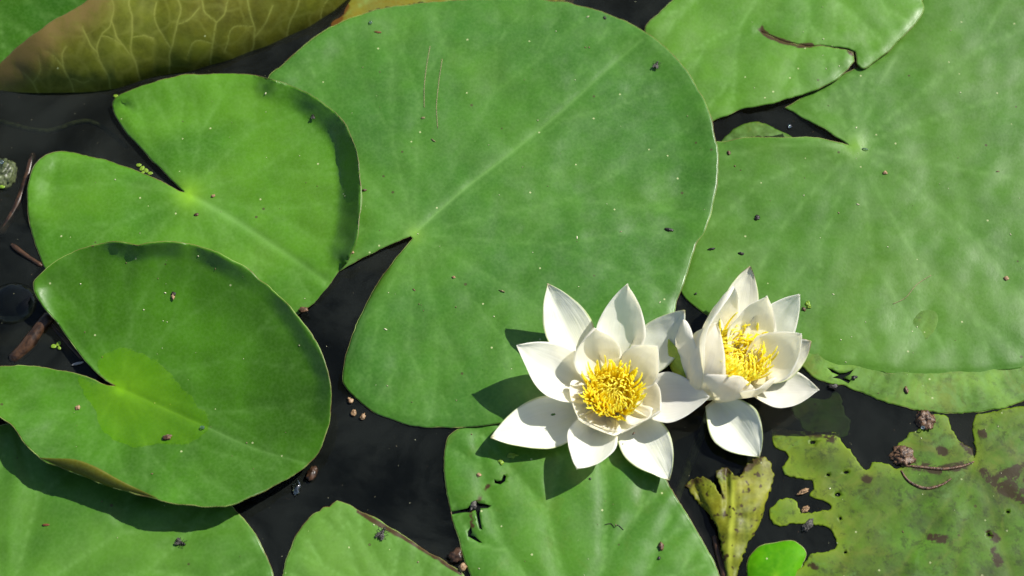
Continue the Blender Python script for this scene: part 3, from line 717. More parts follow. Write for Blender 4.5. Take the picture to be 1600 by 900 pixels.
edge = np.minimum.reduce([gx - xs[0], xs[-1] - gx, gy - ys[0], ys[-1] - gy]); gz *= smooth01(edge / 30)
Wv = PN(gx.ravel(), gy.ravel(), gz.ravel() / 1000)
idx = np.arange(nx * ny).reshape(ny, nx)
Fq = np.stack([idx[:-1, :-1], idx[1:, :-1], idx[1:, 1:], idx[:-1, 1:]], -1).reshape(-1, 4).tolist()
far = [(-8, 8, 0), (8, 8, 0), (8, -8, 0), (-8, -8, 0)]; b = nx * ny
cor = [int(idx[0, 0]), int(idx[0, -1]), int(idx[-1, -1]), int(idx[-1, 0])]
sides = [idx[0, :].tolist(), idx[:, -1].tolist(), idx[-1, ::-1].tolist(), idx[::-1, 0].tolist()]
Fq += [[b + i, *[int(q) for q in sides[i]], b + (i + 1) % 4] for i in range(4)]
me = bpy.data.meshes.new('water'); me.from_pydata(Wv.tolist() + far, [], Fq); me.update()
tag(link('water', me, [M_WATER], smooth=True), 'still black pond water between the pads', None, kind='structure')
me = bpy.data.meshes.new('pond_bottom')
me.from_pydata([(-8, -8, -.22), (8, -8, -.22), (8, 8, -.22), (-8, 8, -.22)], [], [(0, 1, 2, 3)]); me.update()
tag(link('pond_bottom', me, [M_MUD]), 'dark mud at the bottom of the pond', None, kind='structure')

# ------------------------------------------------------------------ flowers
def grid_solid(name, top, bot, uv, mats, parent):
    nu, nv, _ = top.shape; n = nu * nv; V = np.vstack([top.reshape(-1, 3), bot.reshape(-1, 3)])
    F = []; mi = []; ids = np.arange(n).reshape(nu, nv)
    for i in range(nu - 1):
        for j in range(nv - 1):
            a, b, c, d = int(ids[i, j]), int(ids[i + 1, j]), int(ids[i + 1, j + 1]), int(ids[i, j + 1])
            F.append((a, d, c, b)); mi.append(0); F.append((a + n, b + n, c + n, d + n)); mi.append(len(mats) - 1)
    loop = ids[:, 0].tolist() + ids[-1, 1:].tolist() + ids[-2::-1, -1].tolist() + ids[0, -2:0:-1].tolist()
    for k in range(len(loop)):
        a, b = loop[k], loop[(k + 1) % len(loop)]; F.append((a, b, b + n, a + n)); mi.append(0)
    me = bpy.data.meshes.new(name); me.from_pydata(V.tolist(), [], F)
    me.polygons.foreach_set('material_index', mi)
    ul = me.uv_layers.new(name='UVMap'); li = np.zeros(len(me.loops), int); me.loops.foreach_get('vertex_index', li)
    u2 = np.vstack([uv.reshape(-1, 2), uv.reshape(-1, 2)])[li]; ul.data.foreach_set('uv', u2.ravel())
    me.update()
    return link(name, me, mats, parent)

def petal(parent, base, tip, wpx, Q, bow=.16, cup=.30, tipcurl=0.0, pointed=1.0, mats=(M_PET,), name='petal', seed=0, thick=.00028, belly=.45, twist=0.0, basew=.42, label=None):
    rd = random.Random(seed * 7 + 1)
    B = P(*base); T = P(*tip); D = T - B; L = D.length; d = D.normalized()
    up = (Q - (B + T) / 2); up = (up - d * up.dot(d)).normalized()
    if twist:
        from mathutils import Matrix
        up = Matrix.Rotation(twist, 3, d) @ up
    side = d.cross(up).normalized(); w = wpx * .95 * .00045 / 2
    C1 = B + D * .35 - up * L * bow * 1.2; C2 = B + D * .75 - up * L * bow
    nu, nv = 30, 17; top = np.zeros((nu, nv, 3)); uv = np.zeros((nu, nv, 2)); nrm = np.zeros((nu, nv, 3))
    for i in range(nu):
        u = (i / (nu - 1)); u = u ** .9 if u < 1 else 1.0
        c = B * (1 - u) ** 3 + C1 * 3 * u * (1 - u) ** 2 + C2 * 3 * u * u * (1 - u) + T * u ** 3
        tg = ((C1 - B) * 3 * (1 - u) ** 2 + (C2 - C1) * 6 * u * (1 - u) + (T - C2) * 3 * u * u).normalized()
        nn = side.cross(tg).normalized()
        if nn.dot(up) < 0: nn = -nn
        if u < belly: pr = basew + (1 - basew) * math.sin(u / belly * math.pi / 2)
        else:
            q = (u - belly) / (1 - belly); pr = max(0.0, 1 - q ** (2.1 - .55 * pointed)) ** (.62 + .28 * pointed)
        pr = max(pr, .02)
        for j in range(nv):
            v = -1 + 2 * j / (nv - 1)
            wob = noise.noise(Vector((u * 3.2, v * 1.3, seed * 2.7))) * L * .045 * abs(v) + noise.noise(Vector((u * 9, v * 3, seed))) * L * .008
            ridge = L * .010 * math.exp(-(v / .10) ** 2)
            cu = cup * w * (abs(v) ** 1.8) * (pr ** .8) * (1.25 - .5 * u)
            x = side * (w * pr * v * (1 - .10 * cup * abs(v)))
            pt = c + x + nn * (cu + wob - ridge * .6)
            top[i, j] = pt; uv[i, j] = (j / (nv - 1), u)
            nv_ = (nn - side * (v * cup * 1.2)).normalized(); nrm[i, j] = nv_
    bot = top - nrm * thick
    o = grid_solid(name, top, bot, uv, list(mats), parent)
    if label: o['label'] = label
    return o

def Qm(b, t, dx, dy, dz): return (P(*b) + P(*t)) / 2 + Vector((dx, dy, dz))
def stamen_arr(base, ctrl, tip, w0, Qn, seed):
    """flat strap-like filament from base to tip via ctrl"""
    nu, nv = 12, 4; top = np.zeros((nu, nv, 3)); uv = np.zeros((nu, nv, 2)); rd = random.Random(seed)
    D = (tip - base).normalized(); side = D.cross(Qn)
    if side.length < 1e-3: side = Vector((1, 0, 0))
    side.normalize(); ph = rd.uniform(0, 6)
    nr = np.zeros((nu, nv, 3))
    for i in range(nu):
        u = i / (nu - 1)
        c = base * (1 - u) ** 2 + ctrl * 2 * u * (1 - u) + tip * u * u
        c = c + side * (math.sin(u * 4 + ph) * .0007 * u)
        tg = ((ctrl - base) * (1 - u) + (tip - ctrl) * u).normalized(); nn = side.cross(tg).normalized()
        w = w0 * (1.0 - .62 * u) * (1 if u < .92 else .6)
        for j in range(nv):
            v = -1 + 2 * j / (nv - 1)
            top[i, j] = c + side * w * v + nn * (w * .35 * v * v); uv[i, j] = (j / (nv - 1), u); nr[i, j] = nn
    return top, top - nr * .0003, uv

def stamens(parent, C, axis, rings, seed, wid=.0011, jitter=.4):
    rd = random.Random(seed)
    ax = axis.normalized(); e1 = ax.cross(Vector((0, 1, 0))).normalized(); e2 = ax.cross(e1)
    made = 0; mass = []
    for (n, r0, L, inn, wf) in rings:
        for i in range(n):
            a = 2 * math.pi * (i + rd.uniform(-.4, .4)) / n
            rad = e1 * math.cos(a) + e2 * math.sin(a)
            r = r0 * rd.uniform(.85, 1.15); l = L * rd.uniform(.75, 1.15)
            b = C + rad * r
            ang = inn + rd.uniform(-.2, .2)
            ctrl = C + rad * (r + l * .42) + ax * l * .55
            tan = e1 * -math.sin(a) + e2 * math.cos(a)
            tip = C + rad * (r + l * ang) + ax * l * rd.uniform(.85, 1.05) + tan * l * rd.uniform(-jitter, jitter) * .4
            arr = stamen_arr(b, ctrl, tip, wid * wf * rd.uniform(.75, 1.15), rad, rd.random() * 100)
            if i % 2 == 0 and made < 96:
                grid_solid('stamen', *arr, [M_STAM], parent); made += 1
            else: mass.append(arr)
    V = []; F = []; UV = []
    for top, bot, uv in mass:
        nu, nv, _ = top.shape; n = nu * nv; o = len(V); V += top.reshape(-1, 3).tolist() + bot.reshape(-1, 3).tolist(); UV += uv.reshape(-1, 2).tolist() * 2
        for i in range(nu - 1):
            for j in range(nv - 1):
                p = o + i * nv + j
                F.append((p, p + 1, p + nv + 1, p + nv)); F.append((p + n, p + n + nv, p + n + nv + 1, p + n + 1))
            for j in (0, nv - 1):
                p = o + i * nv + j; F.append((p, p + nv, p + nv + n, p + n))
        p = o + (nu - 1) * nv; F += [(p + j, p + j + 1, p + j + 1 + n, p + j + n) for j in range(nv - 1)]
    me = bpy.data.meshes.new('stamen_tuft'); me.from_pydata(V, [], F)
    ul = me.uv_layers.new(name='UVMap'); li = np.zeros(len(me.loops), int); me.loops.foreach_get('vertex_index', li)
    ul.data.foreach_set('uv', np.array(UV)[li].ravel()); me.update()
    tag(link('stamen_tuft', me, [M_STAM], parent), kind='stuff')

def disc(parent, C, ax, r, h):
    n = 20; V = []; F = []; ax = ax.normalized(); e1 = ax.cross(Vector((0, 1, 0))).normalized(); e2 = ax.cross(e1)
    prof = [(r * .9, 0), (r, h * .6), (r * .92, h), (r * .7, h * .8), (r * .35, h * .7), (r * .15, h * .95)]
    for pr, ph in prof:
        for k in range(n):
            a = 2 * math.pi * k / n; q = pr * (1 + (.06 if k % 2 else 0)); V.append(C + e1 * q * math.cos(a) + e2 * q * math.sin(a) + ax * ph)
    for i in range(len(prof) - 1):
        for k in range(n): F.append((i * n + k, i * n + (k + 1) % n, (i + 1) * n + (k + 1) % n, (i + 1) * n + k))
    V.append(C + ax * h); F += [((len(prof) - 1) * n + k, (len(prof) - 1) * n + (k + 1) % n, len(V) - 1) for k in range(n)]
    me = bpy.data.meshes.new('stigma_disc'); me.from_pydata([v[:] for v in V], [], F); me.update()
    link('stigma_disc', me, [M_DISC], parent)

# flower 1
C1 = P(955, 622, 10); AX1 = Vector((0.02, -.05, 1)).normalized()
f1 = empty('water_lily', P(955, 622, 2), 'fully open white water lily on the left, petals spread flat round its round yellow centre', 'flower', 'white water lily flowers')
Q1 = C1 + AX1 * .10
SEP = (M_SEP, M_GRN)
c = (950, 628)
petal(f1, (925, 585, 9), (855, 443, 40), 82, Q1, .12, .34, mats=SEP, name='sepal', seed=1)
petal(f1, (930, 640, 7), (767, 684, 15), 90, Q1, .10, .42, mats=SEP, name='sepal', seed=2)
petal(f1, (975, 640, 7), (1046, 750, 12), 84, Q1, .10, .34, mats=SEP, name='sepal', seed=3)
petal(f1, (985, 590, 9), (1069, 485, 38), 76, Q1, .12, .42, mats=SEP, name='sepal', seed=4)
petal(f1, (960, 590, 12), (981, 444, 46), 82, Q1, .16, .42, seed=5)
petal(f1, (930, 620, 11), (809, 539, 43), 96, Q1, .15, .50, seed=6)
petal(f1, (945, 645, 11), (903, 732, 27), 82, Q1, .16, .42, seed=7)
petal(f1, (985, 625, 11), (1108, 620, 27), 88, Q1, .13, .42, seed=8)
petal(f1, (938, 604, 9), (929, 513, 45), 82, Q1, .18, .5, seed=9, pointed=.3)
petal(f1, (974, 606, 9), (1026, 541, 45), 72, Q1, .18, .5, seed=10, pointed=.6)
petal(f1, (944, 634, 8), (904, 654, 26), 118, Q1, .20, .42, seed=11, pointed=.1, basew=.5)
petal(f1, (964, 640, 8), (972, 676, 20), 112, Q1, .16, .40, seed=12, pointed=.2, basew=.5)
petal(f1, (984, 628, 8), (1032, 642, 26), 84, Q1, .18, .45, seed=13, pointed=.4, basew=.5)
disc(f1, C1 + AX1 * .003, AX1, .0125, .006)
stamens(f1, C1 + AX1 * .005, AX1, [(26, .0030, .0120, -.1, .8), (44, .0055, .0145, .02, .8), (60, .0080, .0162, .12, .9), (72, .0105, .0172, .24, 1.0), (70, .0130, .0178, .42, 1.1)], 5, wid=.00115)

# flower 2 : leans to the right
C2 = P(1134, 590, 14); AX2 = Vector((.52, .12, .85)).normalized()
f2 = empty('water_lily', P(1134, 600, 2), 'cupped white water lily on the right, leaning to the right with long curling yellow stamens', 'flower', 'white water lily flowers')
Q2 = C2 + AX2 * .09
petal(f2, (1140, 560, 12), (1172, 416, 36), 76, Q2, .10, .35, mats=(M_SEPB, M_GRN), name='sepal', seed=21)
petal(f2, (1170, 590, 10), (1267, 533, 26), 74, Q2, .10, .35, mats=(M_SEPB, M_GRN), name='sepal', seed=22)
petal(f2, (1115, 625, 8), (1187, 714, 10), 86, P(1134, 560, 60), .10, .40, twist=.35, mats=SEP, name='sepal', seed=23)
def petal2(b, t, w, dv, **kw): petal(f2, b, t, w, Qm(b, t, *dv), **kw)
petal2((1080, 618, 8), (1045, 530, 24), 62, (.09, .07, -.02), bow=.16, cup=.5, mats=SEP, name='sepal', seed=24)
petal(f2, (1160, 575, 14), (1249, 461, 42), 78, Q2, .12, .40, seed=25)
petal(f2, (1165, 606, 11), (1280, 609, 19), 88, Q2, .12, .42, seed=26)
petal2((1080, 618, 9), (1068, 498, 34), 92, (.085, .06, -.01), bow=.16, cup=.32, seed=44, pointed=.5, basew=.6)
petal2((1086, 612, 11), (1147, 448, 52), 116, (.075, .0, .05), bow=.15, cup=.6, seed=27, pointed=.3)
petal(f2, (1168, 590, 15), (1252, 523, 44), 84, Q2, .14, .45, seed=28)
petal(f2, (1150, 568, 16), (1199, 463, 54), 92, Q2, .16, .45, seed=29)
petal2((1082, 621, 11), (1120, 505, 50), 100, (.065, .065, .02), bow=.20, cup=.55, seed=30, pointed=.5, basew=.7)
petal2((1118, 627, 11), (1158, 588, 40), 104, (.025, .085, .03), bow=.22, cup=.50, seed=31, pointed=.5, basew=.8)
petal2((1150, 622, 11), (1212, 590, 34), 72, (.0, .06, .06), bow=.16, cup=.5, seed=32, pointed=.4, basew=.6)
C2s = P(1141, 571, 17); AXS = Vector((.36, .14, .92)).normalized()
disc(f2, C2s + AX2 * .001, AX2, .0135, .006)
stamens(f2, C2s, AXS, [(24, .003, .0150, -.05, .8), (44, .0060, .0185, .04, .85), (60, .0088, .0215, .11, .95), (70, .0112, .0235, .19, 1.05), (60, .0134, .0235, .27, 1.25)], 9, wid=.0013, jitter=.6)

# ------------------------------------------------------------------ rolled rotting leaf (lower right of flowers)
ro = spline([(1072, 757), (1084, 748), (1101, 745), (1113, 753), (1121, 766), (1130, 778), (1126, 760), (1119, 740), (1126, 732), (1136, 731), (1148, 742), (1157, 744), (1166, 728), (1176, 718), (1192, 714), (1203, 722), (1208, 740), (1206, 758), (1196, 790), (1184, 824),
             (1168, 851), (1158, 876), (1152, 902), (1150, 930), (1138, 930), (1136, 900), (1129, 866), (1123, 832), (1111, 807), (1096, 790), (1083, 774)], 3, True, (5,))
dn = vnoise(ro[:, 0], ro[:, 1], .18, 4) * 2.4; ro[:, 0] += dn * 1.6; ro[:, 1] += vnoise(ro[:, 0], ro[:, 1], .22, 8) * 4.5
axl = np.array([(1150, 735), (1150, 800), (1146, 870), (1144, 930)], float)
V, F = cdt_sheet(ro, (), 3.2, None, (2,)); x, y = V[:, 0], V[:, 1]
xa = np.interp(y, axl[:, 1], axl[:, 0]); half = np.interp(y, [720, 760, 830, 900, 930], [70, 62, 34, 12, 8])
q = np.clip((x - xa) / half, -1, 1)
z = 1.0 + np.interp(y, [720, 800, 930], [4, 9, 5]) * np.sqrt(np.clip(1 - q * q, 0, 1)) - 3.0 * np.exp(-((x - (xa - 14)) / 5) ** 2) * smooth01((830 - y) / 60) + vnoise(x, y, .05, 2) * 1.4
me = solid_mesh('rolled_blade', PN(x, y, z / 1000), F, .0012)
vv = np.exp(-(np.abs(x - xa + 6) / 4) ** 2) * .9 + .35 * np.clip(vnoise(x * 2.2, y * .3, .1, 6), 0, 1)
bb = np.exp(-(poly_dist(x, y, np.array([(1072, 757), (1101, 745), (1119, 742), (1136, 731), (1148, 742), (1192, 714)], float), False) / 9) ** 2) * .75
bb = np.maximum(bb, .8 * smooth01((vnoise(x, y, .11, 11) + .5 * vnoise(x, y, .35, 13) - .22) / .3)); bb = np.maximum(bb, .8 * np.exp(-(poly_dist(x, y, np.array([(1130, 778), (1122, 755)], float), False) / 3) ** 2))
for nme, val in (('vein', vv), ('cen', 0 * x), ('brown', bb)): attr(me, nme, np.concatenate([val, val]))
rl = empty('rolled_leaf', P(1150, 800, 2), 'rolled yellow green rotting leaf shaped like a funnel below the right flower', 'leaf')
link('rolled_blade', me, [M_BUD, M_BUD], rl)
sp = spline([(1116, 838), (1121, 860), (1128, 885), (1138, 925)], 4, False)
tube('stalk', PN(sp[:, 0], sp[:, 1], .0005).tolist(), [.0018 + .0016 * i / len(sp) for i in range(len(sp))], M_STICK, rl, 8)

# ------------------------------------------------------------------ small things
import bmesh
def crumb(name, label, cat, pos, sx, sy, sz, rot, mat, seed=0, rough=.45, sub=3, group=None):
    """irregular crumb; half sizes in mm"""
    bm = bmesh.new(); bmesh.ops.create_icosphere(bm, subdivisions=sub, radius=1)
    for v in bm.verts:
        n = v.co.normalized(); v.co *= 1 + rough * noise.noise(n * 1.6 + Vector((seed, 0, 0))) + rough * .7 * noise.noise(n * 4.5 + Vector((0, seed, 0)))
        v.co = Vector((v.co.x * sx, v.co.y * sy, v.co.z * sz)) / 1000
    me = bpy.data.meshes.new(name); bm.to_mesh(me); bm.free()
    o = link(name, me, [mat]); o.location = pos; o.rotation_euler = (0, 0, rot)
    return tag(o, label, cat, group)
def on(k, px, py, up=.3): return PADS[k].at(px, py, up)

def insect(pos, rot, label, s=1.0):
    e = empty('dead_insect', pos, label, 'insect'); e.rotation_euler = (0, 0, rot)
    bm = bmesh.new()
    for (cx, r, l) in ((0, .9, 1.6), (1.9, .75, 1.0), (-2.4, .8, 1.9)):
        g_ = bmesh.ops.create_icosphere(bm, subdivisions=2, radius=1)
        for v in g_['verts']: v.co = Vector((v.co.x * l + cx, v.co.y * r, v.co.z * r + .8)) * .001 * s
    me = bpy.data.meshes.new('body'); bm.to_mesh(me); bm.free(); b_ = link('body', me, [M_DARK]); b_.parent = e
    for k, (x0, yy, ang) in enumerate(((1, 1, .5), (0, 1, 0), (-1, 1, -.5), (1, -1, .5), (0, -1, 0), (-1, -1, -.5))):
        a = Vector((x0 * .7, yy * .5, .8)); m_ = Vector((x0 * 1.2 + ang, yy * 2.0, 1.3)); t_ = Vector((x0 * 1.5 + ang * 2, yy * 3.2, .1))
        l_ = tube('leg', [a * .001 * s, m_ * .001 * s, t_ * .001 * s], [.00018 * s, .00015 * s, .0001 * s], M_DARK, None, 5); l_.parent = e
    for sg in (-1, 1):
        me = bpy.data.meshes.new('wing'); q = [(0, .3 * sg, 1.6), (-1.5, 1.9 * sg, 1.5), (-3.6, 2.4 * sg, 1.2), (-4.2, 1.2 * sg, 1.2), (-2, .4 * sg, 1.6)]
        q2 = [(a, b, c - .15) for a, b, c in q]; n = 5
        me.from_pydata([tuple(c * .001 * s for c in p) for p in q + q2], [], [tuple(range(5)), tuple(range(9, 4, -1))] + [(i, i + 5, (i + 1) % 5 + 5, (i + 1) % 5) for i in range(5)]); me.update()
        w_ = link('wing', me, [M_GREY], smooth=False); w_.parent = e
insect(on('A', 1026, 101), 1.2, 'small crumpled dead insect near the upper right rim of the largest pad', .95)
insect(on('E', 598, 832), 1.1, 'larger dark dead insect on the pale pad at the bottom edge', 1.3)
insect(on('D', 284, 849), -.4, 'brown dead insect lying on the dusty pad in the bottom left', 1.05)
insect(on('C', 490, 182) if False else on('B', 489, 182), 1.7, 'tiny insect on the curled upper right edge of the upper left pad', .6)

C = crumb
C('seed_husk', 'dark elongated seed on the right part of the largest pad', 'seed', on('A', 1045, 359), 3.2, 1.1, .8, -.25, M_DARK, 1)
C('mud_speck', 'black drop shaped speck on the top rim of the largest pad', 'speck', on('A', 945, 28), 1.0, 1.5, .8, .3, M_DARK, 2)
C('water_bead', 'shining water bead on the top left rim of the largest pad', 'droplet', on('A', 579, 35, .9), 1.3, 1.3, 1.0, 0, M_DROP, 3, .08)
C('leaf_flake', 'reddish flake beside the shining bead on the largest pad', 'flake', on('A', 590, 50), 2.6, .7, .4, -.1, M_RED, 4)
C('seed_husk', 'tan seed husk on the largest pad below two dry straws', 'seed', on('A', 661, 184), 1.4, .8, .6, .1, M_STRAW, 5)
C('seed_husk', 'short pale bit lying alone below the two dry straws', 'seed', on('A', 677, 219), 2.0, .5, .5, -.7, M_STRAW, 6)
C('seed_husk', 'round tan dot on the lower middle of the largest pad', 'seed', on('A', 709, 433), 1.1, .9, .5, 0, M_TAN, 7)
C('husk', 'torn brown husk beside a pinhole in the upper middle of the bowl shaped pad', 'husk', on('C', 270, 463), 1.1, 2.4, .9, .2, M_TAN, 8)
C('husk', 'dark clot next to the torn husk on the bowl shaped pad', 'husk', on('C', 271, 459), 1.6, 1.5, .4, 0, M_DARK, 9)
C('husk', 'brown curled husk in the water pool of the bowl shaped pad', 'husk', on('C', 261, 683, 1.3), 2.9, 1.9, 1.3, .3, M_BROWN, 10)
C('husk', 'pale broken husk left of the water pool on the bowl shaped pad', 'husk', on('C', 121, 637), 1.9, 1.5, 1.0, .8, M_TAN, 11)
C('leaf_flake', 'small reddish chip on the dusty bottom left pad', 'flake', on('D', 72, 820), 2.6, .8, .5, 0, M_RED, 12)
C('husk', 'brown curled husk on the cracked pad below the left flower', 'husk', on('F', 1033, 854), 1.7, 3.2, 1.6, -.1, M_BROWN, 13)
C('seed_husk', 'dark dot in the middle of the cracked pad', 'seed', on('F', 922, 748), .8, .8, .5, 0, M_DARK, 14)
C('seed_husk', 'tan round seed at the right side of the light green pad', 'seed', on('R', 1572, 435), 1.8, 1.6, .9, 0, M_TAN, 15)
C('seed_husk', 'tan seed right of the notch tip of the light green pad', 'seed', on('R', 1383, 270), 1.6, 1.3, .9, 0, M_TAN, 16)
C('seed_husk', 'tan speck near the left corner below the notch of the light green pad', 'seed', on('R', 1139, 239), 1.3, 1.5, .9, 0, M_BROWN, 17)
C('twig_bit', 'short black bit above the right flower close to the largest pad', 'twig', on('R', 1112, 389), 2.6, .8, .7, .15, M_DARK, 18)
C('twig_bit', 'black crooked bit above the top sepal of the right flower', 'twig', on('R', 1158, 396), 2.0, 1.0, .7, -.3, M_DARK, 19)
C('twig_bit', 'dark glinting crumb on the left part of the light green pad', 'twig', on('R', 1183, 340), 1.7, 2.2, .8, -.6, M_DARK, 20)
C('twig_bit', 'brown crumb on the light green pad right of the right flower', 'twig', on('R', 1256, 483), 1.5, 1.3, .8, -.6, M_BROWN, 21)
C('seed_husk', 'black dot left of the right flower on the light green pad', 'seed', on('R', 1087, 459), 1.0, .7, .5, .5, M_DARK, 22)
C('husk', 'brown seed case on the algae speckled strip', 'husk', on('J', 1416, 610), 1.3, 2.6, 1.0, .1, M_BROWN, 23)
for i, (px, py, l) in enumerate(((547, 626, 'upper of three pale husks caught at the bottom left rim of the largest pad'), (553, 645, 'middle of three pale husks caught at the bottom left rim of the largest pad'), (567, 651, 'lower right of three pale husks caught at the bottom left rim of the largest pad'))):
    C('husk', l, 'husk', P(px, py, .9), 1.7, 2.2, 1.2, .5 - i * .5, M_TAN, 30 + i, group='pale husks at the pad rim')
C('husk', 'light brown husk wedged where the bottom pads meet', 'husk', P(723, 886, 3.0), 2.4, 2.6, 1.6, 0, M_TAN, 40)
C('husk', 'brown crumb stuck under the tip between the left pads and the largest pad', 'husk', P(474, 484, 7.5), 3.2, 1.9, 1.4, .2, M_BROWN, 41)
C('husk', 'brown crumb in the gap at the bottom right of the bowl shaped pad', 'husk', P(487, 740, 2), 3.0, 5.2, 1.6, -.3, M_STICK, 42)
C('husk', 'tan crumb on the rim of the upper left pad beside the largest pad', 'husk', on('A', 549, 394, 6), 1.7, 1.5, 1.2, 0, M_TAN, 43)
C('husk', 'small orange crumb right of the curled edge of the upper left pad', 'husk', on('A', 569, 297, .5), 1.8, .7, .7, .1, M_BROWN, 44)
C('husk', 'pale crumb at the centre of the upper left pad', 'husk', on('B', 333, 306), 1.6, 1.0, .8, .6, M_TAN, 45)
C('husk', 'small brown crumb just below the centre of the upper left pad', 'husk', on('B', 307, 335), 1.5, 1.1, .7, .2, M_BROWN, 46)
C('seed_husk', 'tiny crumb on the lower right petal of the left flower', 'speck', P(990, 677, 17), 1.3, .5, .4, .9, M_BROWN, 47)
for i, (px, py, sx, sy, l, m) in enumerate(((1411, 711, 8.0, 7.5, 'brown muddy clump at the left end of the brown fold on the rotting pad', M_BROWN), (1446, 655, 6.5, 8.0, 'brown muddy clump at the top edge of the rotting pad below the algae speckled pad', M_BROWN),
                                            (1255, 768, 4.2, 1.6, 'pale crumb in the upper hole of the rotting pad', M_TAN), (1258, 796, 3.6, 1.7, 'pale crumb in the middle hole of the rotting pad', M_TAN), (1262, 821, 5.5, 2.4, 'muddy crumb on the lower left tip of the rotting pad', M_GREY))):
    C('mud_clump', l, 'debris', P(px, py, 1.0), sx * .9, sy * .9, 1.6 + (i < 2) * 1.3, .2 * i, m, 50 + i, .5, 4)
C('water_bead', 'glinting water bead by the edge of the notch of the light green pad', 'droplet', P(1234, 197, 1.0), 1.4, 1.8, 1.0, 0, M_DROP, 60, .15)
C('water_bead', 'small bead of water on the muddy clump nearest the algae speckled pad', 'droplet', P(1442, 668, 4), 1.6, 1.4, 1.0, 0, M_DROP, 61, .15)
C('water_bead', 'large clear water bead in the gap at the lower right of the bowl shaped pad', 'droplet', P(463, 763, .6), 2.8, 4.6, 2.0, -.1, M_DROP, 62, .45)
C('water_bead', 'tiny water bead at the right end of the pool on the bowl shaped pad', 'droplet', on('C', 316, 668, 1.5), 1.5, 1.3, 1.1, 0, M_DROP, 63, .08)
C('water_bead', 'tiny water bead lying just right of the stalk joint on the light green pad', 'droplet', on('R', 1352, 233, .6), 2.2, .9, .8, -.2, M_DROP, 64, .15)
for i, (px, py, sx, sy, k, m, l) in enumerate(((800, 712, 3.0, 1.6, 'F', M_DUCK, 'light green scrap beside the shadow of the lowest petal of the left flower'), (783, 722, 1.8, 1.8, 'F', M_DUCK, 'round green scrap just above the hooked crack of the cracked pad'),
        (748, 742, 1.6, 1.3, 'F', M_TAN, 'pale scrap left of the hooked crack of the cracked pad'), (739, 790, 2.6, 2.0, 'F', M_GREY, 'grey scrap caught in the big crack of the cracked pad'), (1263, 476, 2.6, 1.6, 'R', M_DUCK, 'green scrap on the light green pad right of the right flower'),
        (1030, 872, 1.0, 1.0, 'F', M_DARK, 'black dot below the curled husk of the cracked pad'), (712, 868, 3.6, 4.6, 'F', M_STICK, 'dark wet clump at the lower left rim of the cracked pad'), (785, 455, 1.8, .5, 'A', M_STRAW, 'faint straw coloured fleck above the left sepal of the left flower'),
        (1302, 604, 3.2, 1.8, 'J', M_DARK, 'black wet clump beside the crack of the algae speckled strip'), (1335, 590, 2.2, 1.2, 'J', M_DARK, 'small black scrap right of the crack of the algae speckled strip'))):
    C('scrap', l, 'scrap', on(k, px, py, .3), sx, sy, .8, .4 * i, m, 80 + i, .7)
C('pale_chip', 'white chip floating in the notch of the bowl shaped pad', 'chip', P(121, 568, 1.0), 3.8, .9, .6, .3, M_WHITE, 65)
# bubble and algae coated snail at the left edge
def dome(name, label, cat, px, py, r, flat, mat, seed):
    return C(name, label, cat, P(px, py, 0), r, r * .92, r * flat, 0, mat, seed, .05, 4)
k_ = NT('bubble_film'); fr = k_.n('Fresnel'); fr.inputs[0].default_value = 1.5; tr = k_.n('BsdfTransparent'); tr.inputs[0].default_value = (.80, .80, .74, 1); gl = k_.n('BsdfGlossy'); gl.inputs['Roughness'].default_value = .03
M_BUB = k_.done(k_.mixsh(k_.math('MULTIPLY', fr.outputs[0], .5), tr.outputs[0], gl.outputs[0]))
dome('air_bubble', 'big dark air bubble on the water at the left edge above the stick', 'bubble', 20, 474, 17, .42, M_BUB, 70)
sn = C('pond_snail', 'algae coated pond snail at the left edge in the dark water', 'snail', P(4, 272, 1), 9.5, 12, 7, .1, M_MOSS, 71, .3, 4)
C('water_bead', 'shining bead on the algae coated snail at the left edge', 'droplet', P(3, 253, 8.5), 1.7, 1.7, 1.3, 0, M_DROP, 72, .05)
C('duckweed', 'light green crumb on the snail at the left edge', 'duckweed', P(3, 292, 6.5), 2.2, 1.2, .7, 0, M_DUCK, 73)

def duck(px, py, label, lobes, z=1.0):
    e = empty('duckweed', P(px, py, z), label, 'duckweed', 'duckweed plants')
    for i, (dx, dy, r) in enumerate(lobes):
        o = crumb('frond', None, None, Vector((dx * .00045, -dy * .00045, 0)), r, r * .75, .35, i * 1.1, M_DUCK, px + i, .18, 3); o.parent = e
duck(222, 263, 'duckweed plant of several fronds in the notch of the upper left pad', [(-6, -6, 1.9), (0, 0, 2.2), (7, 4, 2.0), (14, 9, 1.8), (2, 8, 1.5)])
duck(88, 540, 'duckweed plant of three fronds beside the dark stick at the left', [(-4, 1, 2.0), (3, -3, 2.0), (5, 4, 1.4)])
duck(181, 150, 'lone duckweed frond below the edge of the upturned leaf', [(0, 0, 1.8), (1, 5, 1.2)])

def stick(name, label, pts, r, mat, n=9, seed=0):
    sp = spline(pts, 3, False); m = len(sp)
    w = PN(sp[:, 0], sp[:, 1], sp[:, 2] / 1000)
    rad = [r * .001 * (.9 + .2 * noise.noise(Vector((i * .12, seed, 0)))) * (1 if 1 < i < m - 2 else .7) for i in range(m)]
    return tag(tube(name, w.tolist(), rad, mat, None, n), label, 'stick')
stick('stick', 'thin wet brown stick touching the left side of the upper left pad', [(18, 382, .8), (36, 396, .6), (66, 416, 0)], 1.9, M_STICK, seed=1)
stick('stick', 'broad wet brown bark stick under the left tip of the bowl shaped pad', [(18, 565, -2.5), (42, 540, -.5), (62, 512, 1.5), (80, 492, 1)], 5.2, M_STICK, seed=2)
stick('stick', 'long faint sunken stick rising past the snail at the left edge', [(0, 365, -3), (22, 330, -2), (40, 285, -1.5), (52, 240, -3)], 3.0, M_STICK, seed=3)
